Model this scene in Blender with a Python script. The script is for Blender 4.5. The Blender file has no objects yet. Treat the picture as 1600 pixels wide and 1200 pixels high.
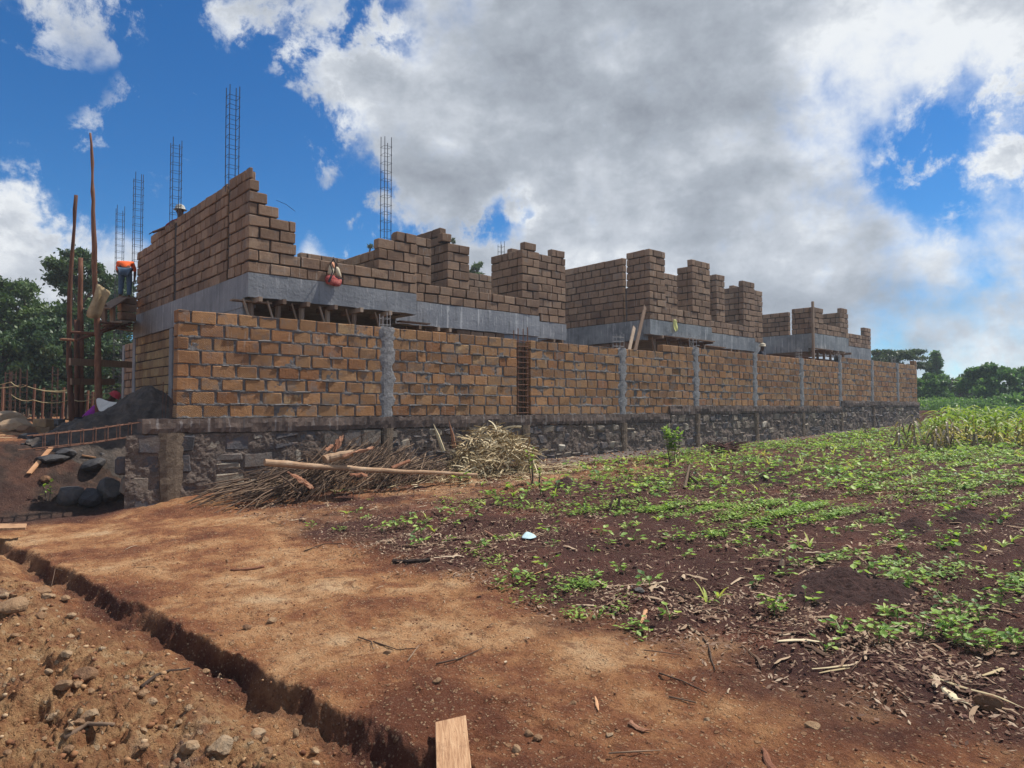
import bpy, math, random
import numpy as np
from mathutils import Vector, Matrix
random.seed(7); rng = np.random.default_rng(7)
S = bpy.context.scene
COL = S.collection
# ------------------------------------------------------------------ camera
EYE = 1.6
PITCH = math.radians(1.963); HEAD = math.radians(48.25)   # heading away from the wall direction (+X)
F2 = Vector((math.cos(HEAD), math.sin(HEAD), 0)); R3 = Vector((math.sin(HEAD), -math.cos(HEAD), 0))
F3 = F2*math.cos(PITCH) + Vector((0, 0, 1))*math.sin(PITCH)
U3 = R3.cross(F3)
cd = bpy.data.cameras.new('camera'); cam = bpy.data.objects.new('camera', cd); COL.objects.link(cam)
M = Matrix((R3, U3, -F3)).transposed().to_4x4(); M.translation = Vector((0, 0, EYE)); cam.matrix_world = M
cd.sensor_width = 36; cd.lens = 24.3; cd.clip_start = .05; cd.clip_end = 5000
S.camera = cam
# ------------------------------------------------------------------ world, sun, exposure
SUN_EL = math.radians(58); SUN_DIR_AZ = math.radians(-14)       # azimuth of the sun seen from the origin, from +X
sd = Vector((math.cos(SUN_EL)*math.cos(SUN_DIR_AZ), math.cos(SUN_EL)*math.sin(SUN_DIR_AZ), math.sin(SUN_EL)))
sl = bpy.data.lights.new('sun', 'SUN'); sl.energy = 5.0; sl.angle = math.radians(.6); sl.color = (1, .93, .84)
so = bpy.data.objects.new('sun', sl); COL.objects.link(so); so.rotation_euler = sd.to_track_quat('Z', 'Y').to_euler()
S.view_settings.view_transform = 'Standard'; S.view_settings.look = 'None'; S.view_settings.exposure = 0.26; S.view_settings.gamma = 1
S.render.engine = 'CYCLES'

def pray(px, py):
    return F3*1080 + R3*(px-800) + U3*(600-py)
W = bpy.data.worlds.new('World'); S.world = W; W.use_nodes = True
nt = W.node_tree; nt.nodes.clear()
class NT:
    """tiny node helper"""
    def __init__(s, nt): s.nt = nt
    def n(s, t, **k):
        nd = s.nt.nodes.new(t)
        for a, b in k.items(): setattr(nd, a, b)
        return nd
    def l(s, a, b): s.nt.links.new(a, b)
    def val(s, sock, v):
        if isinstance(v, bpy.types.NodeSocket): s.l(v, sock)
        elif v is not None: sock.default_value = v
    def math(s, op, a, b=None, c=None, clamp=False):
        nd = s.n('ShaderNodeMath', operation=op, use_clamp=clamp)
        for i, v in enumerate((a, b, c)):
            if v is not None: s.val(nd.inputs[i], v)
        return nd.outputs[0]
    def mix(s, f, a, b, blend='MIX'):
        nd = s.n('ShaderNodeMix', data_type='RGBA', blend_type=blend)
        s.val(nd.inputs[0], f)
        for i, v in ((6, a), (7, b)):
            if isinstance(v, tuple) and len(v) == 3: v = v+(1,)
            s.val(nd.inputs[i], v)
        return nd.outputs[2]
    def noise(s, vec, scale, detail=4, rough=.5, dist=0, out=0, typ='FBM', lac=2.0):
        nd = s.n('ShaderNodeTexNoise', noise_type=typ) if typ != 'FBM' else s.n('ShaderNodeTexNoise')
        if vec is not None: s.l(vec, nd.inputs['Vector'])
        nd.inputs['Scale'].default_value = scale; nd.inputs['Detail'].default_value = detail
        nd.inputs['Roughness'].default_value = rough; nd.inputs['Distortion'].default_value = dist
        nd.inputs['Lacunarity'].default_value = lac
        return nd.outputs[out]
    def ramp(s, f, stops, interp='LINEAR'):
        nd = s.n('ShaderNodeValToRGB'); nd.color_ramp.interpolation = interp
        e = nd.color_ramp.elements
        while len(e) > 1: e.remove(e[-1])
        for i, (p, c) in enumerate(stops):
            if not isinstance(c, tuple): c = (c, c, c)
            el = e[0] if i == 0 else e.new(p)
            el.position = p; el.color = c+(1,) if len(c) == 3 else c
        s.l(f, nd.inputs[0]); return nd.outputs[0]
    def smooth(s, v, a, b):
        nd = s.n('ShaderNodeMapRange', interpolation_type='SMOOTHSTEP')
        s.val(nd.inputs[0], v); nd.inputs[1].default_value = a; nd.inputs[2].default_value = b
        return nd.outputs[0]
    def mapping(s, vec, scale=(1, 1, 1), rot=(0, 0, 0), loc=(0, 0, 0)):
        nd = s.n('ShaderNodeMapping'); s.l(vec, nd.inputs[0])
        nd.inputs['Scale'].default_value = scale; nd.inputs['Rotation'].default_value = rot; nd.inputs['Location'].default_value = loc
        return nd.outputs[0]
    def vmath(s, op, a, b=None):
        nd = s.n('ShaderNodeVectorMath', operation=op); s.val(nd.inputs[0], a)
        if b is not None: s.val(nd.inputs[1], b)
        return nd

w = NT(nt)
sky = w.n('ShaderNodeTexSky', sky_type='NISHITA'); sky.sun_disc = False
sky.sun_elevation = SUN_EL; sky.sun_rotation = math.pi/2 - SUN_DIR_AZ
sky.altitude = 1800; sky.air_density = 1.0; sky.dust_density = .3; sky.ozone_density = 2.0
geo = w.n('ShaderNodeTexCoord'); D = geo.outputs['Generated']
hs = w.n('ShaderNodeHueSaturation'); hs.inputs['Saturation'].default_value = 1.38; hs.inputs['Value'].default_value = 1.12
w.l(sky.outputs[0], hs.inputs['Color'])
skycol = w.mix(1.0, hs.outputs[0], (.50, .92, 1.05), 'MULTIPLY')
# clouds: noise on the sky direction, gathered into banks around chosen directions of the sky
def dot_blob(px, py, rad, soft):          # px, py: where in the sky (direction), rad/soft in degrees
    d = pray(px, py).normalized()
    v = w.vmath('DOT_PRODUCT', Dw, tuple(d)).outputs['Value']
    return w.smooth(v, math.cos(math.radians(rad+soft)), math.cos(math.radians(max(rad-soft, 0))))
warp = w.noise(D, 4.5, 4, .5, out=1)
wv = w.vmath('SUBTRACT', warp, (.5, .5, .5)).outputs[0]
sc = w.n('ShaderNodeVectorMath', operation='SCALE'); w.l(wv, sc.inputs[0]); sc.inputs['Scale'].default_value = .20
Dw = w.vmath('NORMALIZE', w.vmath('ADD', D, sc.outputs[0]).outputs[0]).outputs[0]
banks = [(720, 215, 8, 6), (585, 190, 6, 4), (900, 120, 14, 7), (1150, 200, 15, 7), (1050, 40, 16, 7), (1330, 60, 10, 6), (440, 10, 3.5, 3),
         (650, 285, 5, 4), (1250, 420, 10, 6), (1500, 440, 10, 6), (1020, 410, 7, 4), (1400, 340, 6, 5), (1600, 520, 9, 6), (1580, 40, 4, 4),
         (30, 420, 5, 5), (520, 395, 2.4, 2), (20, 310, 2.6, 3.5), (880, 380, 2.5, 2),
         (700, -300, 18, 8), (1300, -300, 22, 8), (1900, 100, 16, 8), (2100, 450, 14, 6), (-500, 300, 12, 7), (-300, -200, 9, 6), (900, 600, 14, 6)]
wisps = [(250, 225, 2.2, 3.2), (140, 30, 1.5, 2.6), (170, 230, 1.2, 2.4), (120, 400, 2, 3.5), (310, 205, .6, 2), (200, 440, 2, 2.5), (1585, 170, 1.0, 2.6), (1540, 300, 1.5, 3)]
acc = None
for b in banks:
    v = dot_blob(*b); acc = v if acc is None else w.math('MAXIMUM', acc, v)
for b in wisps:
    acc = w.math('MAXIMUM', acc, w.math('MULTIPLY', dot_blob(*b), .62))
holes = [(1535, 225, 3.4, 5.0), (1450, 215, 1.4, 2.0), (795, 372, 2.2, 1.8), (570, 342, 3.4, 2.4), (560, 60, 1.6, 2.6), (1600, 185, 2, 2.4), (650, 390, 1.2, 1.8), (360, 150, 7, 6), (250, 100, 6, 6), (60, 170, 5, 5)]
hac = None
for b in holes:
    v = dot_blob(*b); hac = v if hac is None else w.math('MAXIMUM', hac, v)
hn = w.noise(D, 11, 10, .66, .2); hac = w.math('MULTIPLY', w.math('MULTIPLY', hac, w.smooth(hn, .38, .58)), 1.18)
# behind the camera the cover is a plain broken noise
back = w.smooth(w.vmath('DOT_PRODUCT', D, tuple(F3)).outputs['Value'], .45, .1)
acc = w.math('MAXIMUM', acc, w.math('MULTIPLY', back, .62))
n1 = w.noise(D, 5.0, 12, .62, .15); n2 = w.noise(D, 16, 9, .62, .1)
nn = w.math('ADD', w.math('MULTIPLY', n1, .72), w.math('MULTIPLY', n2, .28))
selev = w.n('ShaderNodeSeparateXYZ'); w.l(D, selev.inputs[0])
acc = w.math('MAXIMUM', acc, w.math('MULTIPLY', w.smooth(selev.outputs[2], .16, .02), .85))
cov = w.math('ADD', w.math('MULTIPLY', w.math('SUBTRACT', acc, w.math('MULTIPLY', hac, .62)), .80), w.math('MULTIPLY', w.math('SUBTRACT', nn, .5), 2.1))
dens = w.smooth(cov, .20, .78)
# brightness of the cloud: lit edges, grey undersides
grey_b = [(1000, 235, 6.5, 5), (1160, 290, 6, 4), (760, 60, 6, 5), (850, 170, 6, 5), (650, 310, 4, 4), (1250, 470, 6, 4), (1120, 330, 5, 4), (1500, 470, 6, 4), (1380, 500, 5, 4), (1100, 100, 5, 4)]
gac = None
for b in grey_b:
    v = dot_blob(*b); gac = v if gac is None else w.math('MAXIMUM', gac, v)
white_b = [(1400, 90, 5, 4), (1480, 40, 5, 4), (600, 150, 5, 3), (1330, 170, 3, 3), (880, 375, 2.2, 1.5), (1470, 330, 4, 3), (1230, 370, 3, 3), (1020, 370, 3, 2.5), (500, 390, 2.5, 2), (60, 300, 4, 3), (1560, 560, 6, 4)]
wac = None
for b in white_b:
    v = dot_blob(*b); wac = v if wac is None else w.math('MAXIMUM', wac, v)
n3 = w.math('ADD', w.math('MULTIPLY', w.noise(w.mapping(D, (1, 1, 1.9), loc=(3.1, 1.7, .4)), 4.2, 12, .60, .1), .65), w.math('MULTIPLY', w.noise(w.mapping(D, (1, 1, 1.6), loc=(1.1, 4.7, 2.4)), 12, 10, .62, .1), .35))
thick = w.smooth(cov, .45, 1.15)
sh = w.math('ADD', w.math('MULTIPLY', thick, -.30), .92)
sh = w.math('ADD', sh, w.math('MULTIPLY', gac, -.15))
sh = w.math('ADD', sh, w.math('MULTIPLY', wac, .15))
sh = w.math('ADD', sh, w.math('MULTIPLY', w.math('SUBTRACT', n3, .5), 1.75))
cc = w.ramp(sh, [(0.0, (2.0, 2.25, 2.7)), (.32, (2.7, 3.0, 3.5)), (.60, (4.0, 4.4, 5.0)), (.82, (5.7, 6.1, 6.7)), (1.0, (8.3, 8.6, 8.9))])
final = w.mix(dens, skycol, cc)
bgn = w.n('ShaderNodeBackground'); bgn.inputs[1].default_value = .086
w.l(final, bgn.inputs[0]); wo = w.n('ShaderNodeOutputWorld'); w.l(bgn.outputs[0], wo.inputs[0])

# ------------------------------------------------------------------ placement helpers
def fx(px, Y):                      # where the ray of a photo column meets the plane y = Y
    d = pray(px, 600); return Y*d.x/d.y
def xy(px, Z):                      # plan position of a photo column at depth Z
    d = pray(px, 637); k = Z/(d.dot(F2)); return d.x*k, d.y*k
def P3(px, py, Z):                  # point at depth Z (metres along the horizontal view axis)
    d = pray(px, py); k = Z/d.dot(F2); v = d*k; return Vector((v.x, v.y, v.z+EYE))
# ------------------------------------------------------------------ noise in numpy
def _hash(ix, iy, seed):
    h = (ix.astype(np.int64)*374761393 + iy.astype(np.int64)*668265263 + seed*1442695041) & 0xffffffff
    h = ((h ^ (h >> 13))*1274126177) & 0xffffffff
    h = (h ^ (h >> 16)) & 0xffffff
    return h/float(0xffffff)
def vnoise(x, y, seed=0):
    x = np.asarray(x, float); y = np.asarray(y, float)
    ix = np.floor(x); iy = np.floor(y); fx_ = x-ix; fy_ = y-iy
    fx_ = fx_*fx_*fx_*(fx_*(fx_*6-15)+10); fy_ = fy_*fy_*fy_*(fy_*(fy_*6-15)+10)
    a = _hash(ix, iy, seed); b = _hash(ix+1, iy, seed); c = _hash(ix, iy+1, seed); d = _hash(ix+1, iy+1, seed)
    return (a+(b-a)*fx_)*(1-fy_)+(c+(d-c)*fx_)*fy_
def fbm(x, y, sc, octv=4, seed=0, gain=.5):
    r = 0; a = 1; t = 0; f = sc
    for o in range(octv):
        r = r+a*(vnoise(x*f+o*17.3, y*f-o*9.1, seed+o)*2-1); t += a; a *= gain; f *= 2.03
    return r/t
def ss(v, a, b):
    t = np.clip((v-a)/(b-a), 0, 1); return t*t*(3-2*t)
MOUNDS = [(13.9, 8.0, .6, .4, .12), (8.6, 4.2, .5, .2, .05), (5.6, 7.0, .5, .5, .07)]
def terrain(X, Y, detail=True):
    X = np.asarray(X, float); Y = np.asarray(Y, float)
    base = .025*np.clip(X-2, 0, 36)
    wz = ss(Y, 10.0, 11.7)*(1-ss(Y, 12.2, 13))*ss(X, 1.8, 4)*(1-ss(X, 10, 20))*.16
    base = base+wz
    wd = .12+1.8*(1-ss(X, 3.1, 3.7))
    p = ss((Y-11.92)/wd, 0, 1)
    plat = 1.0+.012*np.clip(X, 0, 36)
    base = base*(1-p)+plat*p
    path = (1-ss(X, 3.9, 4.6))*(1-ss(Y, 11.6, 12.2))
    field = ss(X, 3.9+.4*fbm(X, Y, .6, 2, 5), 4.7+.4*fbm(X, Y, .6, 2, 5))*(1-ss(Y, 10.6, 11.6))
    n = 0
    if detail:
        n = n+.035*fbm(X, Y, .35, 3, 11)
        n = n+.022*fbm(X, Y, 1.8, 4, 21)
        n = n+field*(.045*fbm(X, Y, 1.7, 5, 31, .6)+.018*np.abs(fbm(X, Y, 9, 3, 35)))
        n = n+field*.022*np.sin((Y+.35*fbm(X, Y, .3, 2, 3))*2*math.pi/.62)
        n = n+.009*fbm(X, Y, 9, 4, 41, .6)-.014*path*ss(fbm(X, Y, 3.4, 3, 43), .25, .6)
    xb = 1.86-.112*(Y-3.26)+.09*fbm(X*.3, Y, 1.1, 3, 51, .6)+.07*fbm(X, Y, 4.5, 5, 53, .65)
    t = xb-X
    tf = 1-ss(Y, 10.9, 12.2)
    r = fbm(X, Y, 3.3, 6, 61, .62)
    sl_ = .09+.10*fbm(X, Y, 1.4, 3, 77); r2 = fbm(X, Y, 7.5, 5, 63, .6)
    wob = .18*fbm(X, Y, 1.2, 3, 79)
    drop = ss(t, 0, np.clip(sl_, .03, .3))*(1-ss(t+wob, .14, .46))
    mound = ss(t+wob, .14, .55)
    z = base+n-tf*drop*(.145+.05*r+.035*r2)+tf*mound*(-.02+.20*r*ss(t, .3, 1.0)+.08*np.abs(r2)-.02)
    z = z+tf*ss(t, -.02, .1)*.022*fbm(X, Y, 11, 4, 67, .6)
    z = z-.020*path*ss(fbm(X, Y, 2.6, 2, 441), .18, .42)*(1-.5*ss(fbm(X, Y, 5.5, 2, 442), 0, .4))-.016*path*np.exp(-((t+1.05+.12*fbm(X*0, Y, .5, 2, 443))/.16)**2)-.014*path*np.exp(-((t+2.0+.12*fbm(X*0, Y, .5, 2, 444))/.18)**2)
    z = z+.009*fbm(X, Y, 24, 2, 69)-.010*path*np.abs(fbm(X, Y, 5, 3, 47))
    z = z+tf*.02*np.exp(-((t+.07)/.06)**2)*fbm(X, Y, 6, 3, 81)
    for mx, my, ax, ay, h in MOUNDS:
        z = z+h*np.exp(-(((X-mx)/ax)**2+((Y-my)/ay)**2))*(1+.5*fbm(X, Y, 9, 3, 5))
    # bank of dug earth left of the wall corner
    z = z+p*(1-ss(X, 2.0, 2.6))*(1-ss(Y, 14, 17))*.18*fbm(X, Y, 1.6, 5, 91, .6)
    return z
def gz(x, y): return float(terrain(np.array([x]), np.array([y]))[0])
def gpt(px, py):                    # point of the ground seen at a photo position
    d = pray(px, py).normalized(); lo = 1.0
    t = np.arange(1.5, 60, .04); X = d.x*t; Y = d.y*t; Zr = EYE+d.z*t
    h = terrain(X, Y, False); k = np.argmax(Zr < h)
    return Vector((X[k], Y[k], float(terrain(X[k:k+1], Y[k:k+1])[0])))

# ------------------------------------------------------------------ objects
def tag(o, label=None, cat=None, group=None, kind=None):
    if label: o['label'] = label
    if cat: o['category'] = cat
    if group: o['group'] = group
    if kind: o['kind'] = kind
    return o
def empty(name, loc, label=None, cat=None, group=None, rz=0):
    o = bpy.data.objects.new(name, None); COL.objects.link(o); o.location = loc; o.rotation_euler = (0, 0, rz)
    o.empty_display_size = .1
    return tag(o, label, cat, group)
def link(name, me, parent=None, mats=()):
    o = bpy.data.objects.new(name, me); COL.objects.link(o)
    for m in mats: me.materials.append(m)
    if parent is not None:
        o.parent = parent
    return o
class MB:
    def __init__(s): s.v = []; s.f = []; s.c = []; s.m = []; s.mi = 0
    def add(s, vs, fs, col=(.5, .5, .5), mi=None):
        b = len(s.v); s.v.extend([tuple(v) for v in vs]); s.c.extend([col]*len(vs))
        s.f.extend([tuple(i+b for i in f) for f in fs]); s.m.extend([s.mi if mi is None else mi]*len(fs))
    def box(s, a, b, col=None, jit=0, mi=None, bev=0):
        col = col or (random.random(), random.random(), random.random())
        c = [(a[i]+b[i])/2 for i in range(3)]; h = [abs(b[i]-a[i])/2 for i in range(3)]
        if bev <= 0:
            vs = [(c[0]+sx*h[0]+random.uniform(-jit, jit), c[1]+sy*h[1]+random.uniform(-jit, jit), c[2]+sz*h[2]+random.uniform(-jit, jit)) for sx in (-1, 1) for sy in (-1, 1) for sz in (-1, 1)]
            s.add(vs, BOXF, col, mi); return
        vs = []
        for sx in (-1, 1):
            for sy in (-1, 1):
                for sz in (-1, 1):
                    r = bev*random.uniform(.6, 1.7); j = [random.uniform(-jit, jit) for _ in range(3)]
                    cx = [sx*h[0]+j[0], sy*h[1]+j[1], sz*h[2]+j[2]]; sg = (sx, sy, sz)
                    for ax in range(3):          # vertex lying on the face perpendicular to ax
                        vs.append(tuple(c[i]+cx[i]-(0 if i == ax else sg[i]*r) for i in range(3)))
        s.add(vs, BEVF, col, mi)
    def tube(s, pts, rad, n=6, col=None, mi=None, cap=True):
        col = col or (random.random(), random.random(), random.random())
        pts = [Vector(p) for p in pts]; vs = []; fs = []
        if not hasattr(rad, '__len__'): rad = [rad]*len(pts)
        for i, p in enumerate(pts):
            d = (pts[min(i+1, len(pts)-1)]-pts[max(i-1, 0)]).normalized()
            a = d.cross(Vector((.13, .37, .92)) if abs(d.z) < .9 else Vector((1, 0, .1))).normalized(); b = d.cross(a)
            for k in range(n):
                t = 2*math.pi*k/n; vs.append(p+(a*math.cos(t)+b*math.sin(t))*rad[i])
        for i in range(len(pts)-1):
            for k in range(n):
                fs.append((i*n+k, i*n+(k+1) % n, (i+1)*n+(k+1) % n, (i+1)*n+k))
        if cap: fs.append(tuple(range(n-1, -1, -1))); fs.append(tuple((len(pts)-1)*n+k for k in range(n)))
        s.add(vs, fs, col, mi)
    def beam(s, p, q, w_, h_, up=Vector((0, 0, 1)), col=None, mi=None):
        p = Vector(p); q = Vector(q); d = (q-p).normalized(); a = d.cross(up)
        a = a.normalized() if a.length > 1e-4 else Vector((1, 0, 0)); b = a.cross(d)
        vs = [e+a*sx*w_/2+b*sy*h_/2 for e in (p, q) for sx in (-1, 1) for sy in (-1, 1)]
        s.add(vs, [(0, 1, 3, 2), (4, 6, 7, 5), (0, 4, 5, 1), (2, 3, 7, 6), (0, 2, 6, 4), (1, 5, 7, 3)], col or (random.random(), random.random(), random.random()), mi)
    def build(s, name, mats, parent=None, smooth=False, origin=None):
        me = bpy.data.meshes.new(name)
        v = np.array(s.v, float)
        if origin is not None: v = v-np.array(origin)
        me.from_pydata(v.tolist(), [], s.f)
        if not isinstance(mats, (list, tuple)): mats = [mats]
        at = me.color_attributes.new('rnd', 'FLOAT_COLOR', 'POINT')
        c = np.ones((len(s.v), 4)); c[:, :3] = np.array(s.c); at.data.foreach_set('color', c.ravel())
        me.polygons.foreach_set('material_index', s.m)
        if smooth: me.polygons.foreach_set('use_smooth', [True]*len(me.polygons))
        me.update()
        o = link(name, me, parent, mats)
        if origin is not None: o.location = origin
        return o
BOXF = [(0, 1, 3, 2), (4, 6, 7, 5), (0, 4, 5, 1), (2, 3, 7, 6), (0, 2, 6, 4), (1, 5, 7, 3)]
def _bev():
    F = []; sg = [(x, y, z) for x in (-1, 1) for y in (-1, 1) for z in (-1, 1)]
    idx = {s_: i for i, s_ in enumerate(sg)}
    V = lambda s_, ax: idx[s_]*3+ax
    cen = lambda s_, ax: np.array([s_[i]*(1.0 if i == ax else .8) for i in range(3)])
    def orient(f, pts):
        a, b, c = [pts[i] for i in range(3)]; n = np.cross(b-a, c-a); m = sum(pts)/len(pts)
        return f if np.dot(n, m) > 0 else f[::-1]
    for ax in range(3):
        o = [i for i in range(3) if i != ax]
        for s0 in (-1, 1):
            r = []
            for a, b in ((-1, -1), (1, -1), (1, 1), (-1, 1)):
                q = [0]*3; q[ax] = s0; q[o[0]] = a; q[o[1]] = b; r.append(tuple(q))
            F.append(orient([V(q, ax) for q in r], [cen(q, ax) for q in r]))
        for a in (-1, 1):
            for b in (-1, 1):      # edge along ax
                q0 = [0]*3; q0[ax] = -1; q0[o[0]] = a; q0[o[1]] = b; q1 = list(q0); q1[ax] = 1; q0 = tuple(q0); q1 = tuple(q1)
                r = [(q0, o[0]), (q1, o[0]), (q1, o[1]), (q0, o[1])]
                F.append(orient([V(*k) for k in r], [cen(*k) for k in r]))
    for q in sg:
        r = [(q, 0), (q, 1), (q, 2)]; F.append(orient([V(*k) for k in r], [cen(*k) for k in r]))
    return [tuple(f) for f in F]
BEVF = _bev()

# ------------------------------------------------------------------ materials
def mat(name):
    m = bpy.data.materials.new(name); m.use_nodes = True; t = m.node_tree
    b = t.nodes['Principled BSDF']; b.inputs['Roughness'].default_value = .9
    b.inputs['Specular IOR Level'].default_value = .25
    return m, NT(t), b
def coords(k): return k.n('ShaderNodeTexCoord').outputs['Object']
def attr(k, name='rnd'):
    a = k.n('ShaderNodeAttribute', attribute_name=name); s = k.n('ShaderNodeSeparateColor'); k.l(a.outputs['Color'], s.inputs[0]); return s.outputs
def bump(k, b, h, dist, strength=1):
    n = k.n('ShaderNodeBump'); n.inputs['Strength'].default_value = strength; n.inputs['Distance'].default_value = dist
    k.l(h, n.inputs['Height']); k.l(n.outputs[0], b.inputs['Normal'])
def block_mat(name, cols, smear=.5, saw=.5, pale=(.62, .44, .2)):
    m, k, b = mat(name); co = coords(k); R, G, B = attr(k)[:3]
    c = k.ramp(R, cols)
    n = k.noise(co, 9, 6, .65); c = k.mix(k.math('MULTIPLY', k.ramp(n, [(.3, 0.0), (.75, 1.0)]), .45), c, (cols[0][1][0]*.55, cols[0][1][1]*.5, cols[0][1][2]*.5))
    # saw marks: slanting bands, angle differs from block to block
    ang = k.math('ADD', k.math('MULTIPLY', G, .7), .45)
    rot = k.n('ShaderNodeVectorRotate', rotation_type='Y_AXIS'); k.l(co, rot.inputs['Vector']); k.l(ang, rot.inputs['Angle'])
    wv = k.n('ShaderNodeTexWave', bands_direction='Z'); k.l(rot.outputs[0], wv.inputs['Vector']); wv.inputs['Scale'].default_value = 14
    wv.inputs['Distortion'].default_value = 5.0; wv.inputs['Detail'].default_value = 4; wv.inputs['Detail Scale'].default_value = 1.2; wv.inputs['Detail Roughness'].default_value = .6
    sw = k.math('MULTIPLY', wv.outputs['Fac'], k.smooth(B, .15, .5))
    c = k.mix(k.math('MULTIPLY', sw, .42*saw), c, pale); c = k.mix(k.math('MULTIPLY', k.smooth(wv.outputs['Fac'], .35, .1), .35*saw), c, (cols[0][1][0]*.6, cols[0][1][1]*.6, cols[0][1][2]*.6))
    c = k.mix(k.math('MULTIPLY', k.math('MULTIPLY', k.smooth(B, .955, .985), k.smooth(k.noise(co, 6, 5, .7), .42, .60)), .8), c, pale)
    # grey mortar slurry and wet stains
    g1 = k.smooth(k.noise(co, 4.3, 8, .74), .60-.14*smear, .66)
    c = k.mix(k.math('MULTIPLY', g1, .8*smear), c, (.21, .195, .18))
    dm = k.smooth(k.noise(co, .9, 6, .6), .50, .66); c = k.mix(k.math('MULTIPLY', dm, .45), c, (cols[0][1][0]*.62, cols[0][1][1]*.62, cols[0][1][2]*.7))
    st = k.smooth(k.noise(k.mapping(co, (9, 9, .8)), 1.6, 4, .6), .60, .70)
    c = k.mix(k.math('MULTIPLY', st, .35), c, (.45, .42, .37))
    k.l(c, b.inputs['Base Color'])
    h = k.math('ADD', k.math('MULTIPLY', k.noise(co, 28, 8, .7), 1.0), k.math('MULTIPLY', sw, .5*saw))
    bump(k, b, h, .022)
    return m
M_blk = block_mat('orange_tuff_block', [(0, (.27, .125, .055)), (.3, (.40, .20, .085)), (.6, (.46, .245, .108)), (.85, (.51, .295, .145)), (1, (.33, .155, .085))], .8, .8, (.56, .38, .20))
M_blk2 = block_mat('brown_block', [(0, (.20, .13, .086)), (.35, (.29, .19, .124)), (.7, (.335, .222, .145)), (1, (.39, .27, .18))], .6, .25, (.38, .27, .18))
M_blky = block_mat('pale_block', [(0, (.26, .17, .10)), (.5, (.36, .25, .14)), (1, (.50, .37, .19))], .5, .3)
def mortar_mat(name, c0, c1):
    m, k, b = mat(name); co = coords(k)
    n = k.noise(co, 7, 8, .7); c = k.ramp(n, [(.3, c0), (.7, c1)])
    n2 = k.noise(co, 45, 4, .7); c = k.mix(k.smooth(n2, .58, .72), c, tuple(x*1.5 for x in c1))
    c = k.mix(k.smooth(n2, .42, .30), c, tuple(x*.35 for x in c0))
    k.l(c, b.inputs['Base Color']); bump(k, b, k.noise(co, 24, 9, .75), .035); return m
M_mort = mortar_mat('grey_mortar', (.085, .080, .078), (.22, .21, .205))
M_mort2 = mortar_mat('dark_mortar', (.045, .040, .040), (.085, .076, .072))
M_mud = mortar_mat('muddy_mortar', (.082, .064, .055), (.22, .172, .14))
def concrete_mat(name, c0, c1, streak=.5, dark=.4, pits=.5):
    m, k, b = mat(name); co = coords(k)
    n = k.noise(co, 1.3, 8, .65); c = k.ramp(n, [(.28, c0), (.72, c1)])
    v = k.mapping(co, (7, 7, .35)); n2 = k.math('ADD', k.math('MULTIPLY', k.noise(v, 1.8, 6, .65), .75), k.math('MULTIPLY', k.noise(co, 5, 6, .7), .25))
    c = k.mix(k.math('MULTIPLY', k.smooth(n2, .545, .62), streak), c, (.52, .53, .53))
    c = k.mix(k.math('MULTIPLY', k.smooth(n2, .47, .32), dark), c, (.07, .072, .078))
    n3 = k.noise(co, 38, 5, .7); pm = k.smooth(n3, .36, .27)
    c = k.mix(k.math('MULTIPLY', pm, pits), c, (.05, .05, .055))
    # board joints of the shuttering
    wv = k.n('ShaderNodeTexWave', bands_direction='DIAGONAL', wave_profile='SAW'); k.l(k.mapping(co, (1, 1, .001)), wv.inputs['Vector']); wv.inputs['Scale'].default_value = .55
    k.l(c, b.inputs['Base Color'])
    h = k.math('SUBTRACT', k.noise(co, 16, 8, .7), pm)
    bump(k, b, h, .016); b.inputs['Roughness'].default_value = .8; return m
M_conc = concrete_mat('grey_concrete', (.165, .178, .195), (.30, .315, .33), .35, .5, .7)
M_concd = concrete_mat('stained_concrete', (.13, .15, .165), (.36, .385, .39), .8, .7, .8)
M_concs = concrete_mat('streaked_concrete', (.20, .215, .235), (.34, .355, .37), 1.0, .7, .9)
M_beam = concrete_mat('earthy_concrete_beam', (.060, .045, .040), (.16, .115, .092), .25, .7, 1.0)
M_colm = mortar_mat('rough_concrete_column', (.17, .17, .172), (.29, .29, .295))
M_post = mortar_mat('earth_stained_post', (.11, .08, .058), (.21, .16, .115))
def stone_mat():
    m, k, b = mat('dark_foundation_stone'); co = coords(k); R, G, B = attr(k)[:3]
    c = k.ramp(R, [(0, (.050, .050, .056)), (.4, (.105, .10, .106)), (.62, (.155, .13, .108)), (.8, (.22, .185, .145)), (.93, (.31, .27, .21)), (1, (.44, .40, .33))])
    n = k.noise(co, 8, 8, .7); c = k.mix(k.smooth(n, .45, .8), c, (.16, .10, .075))
    n2 = k.noise(co, 30, 5, .7); c = k.mix(k.math('MULTIPLY', k.smooth(n2, .63, .72), .5), c, (.5, .46, .40))
    sep = k.n('ShaderNodeSeparateXYZ'); k.l(co, sep.inputs[0]); zz_ = k.math('ADD', sep.outputs[2], k.math('MULTIPLY', k.noise(co, 2.5, 6, .7), .8))
    c = k.mix(k.math('MULTIPLY', k.smooth(zz_, .45, -.05), .75), c, (.13, .062, .042))
    n5 = k.noise(co, 2.2, 7, .7); c = k.mix(k.math('MULTIPLY', k.smooth(n5, .50, .66), .75), c, (.155, .12, .095))
    k.l(c, b.inputs['Base Color']); bump(k, b, k.noise(co, 14, 9, .72), .03); b.inputs['Roughness'].default_value = .75; return m
M_stone = stone_mat()
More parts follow.
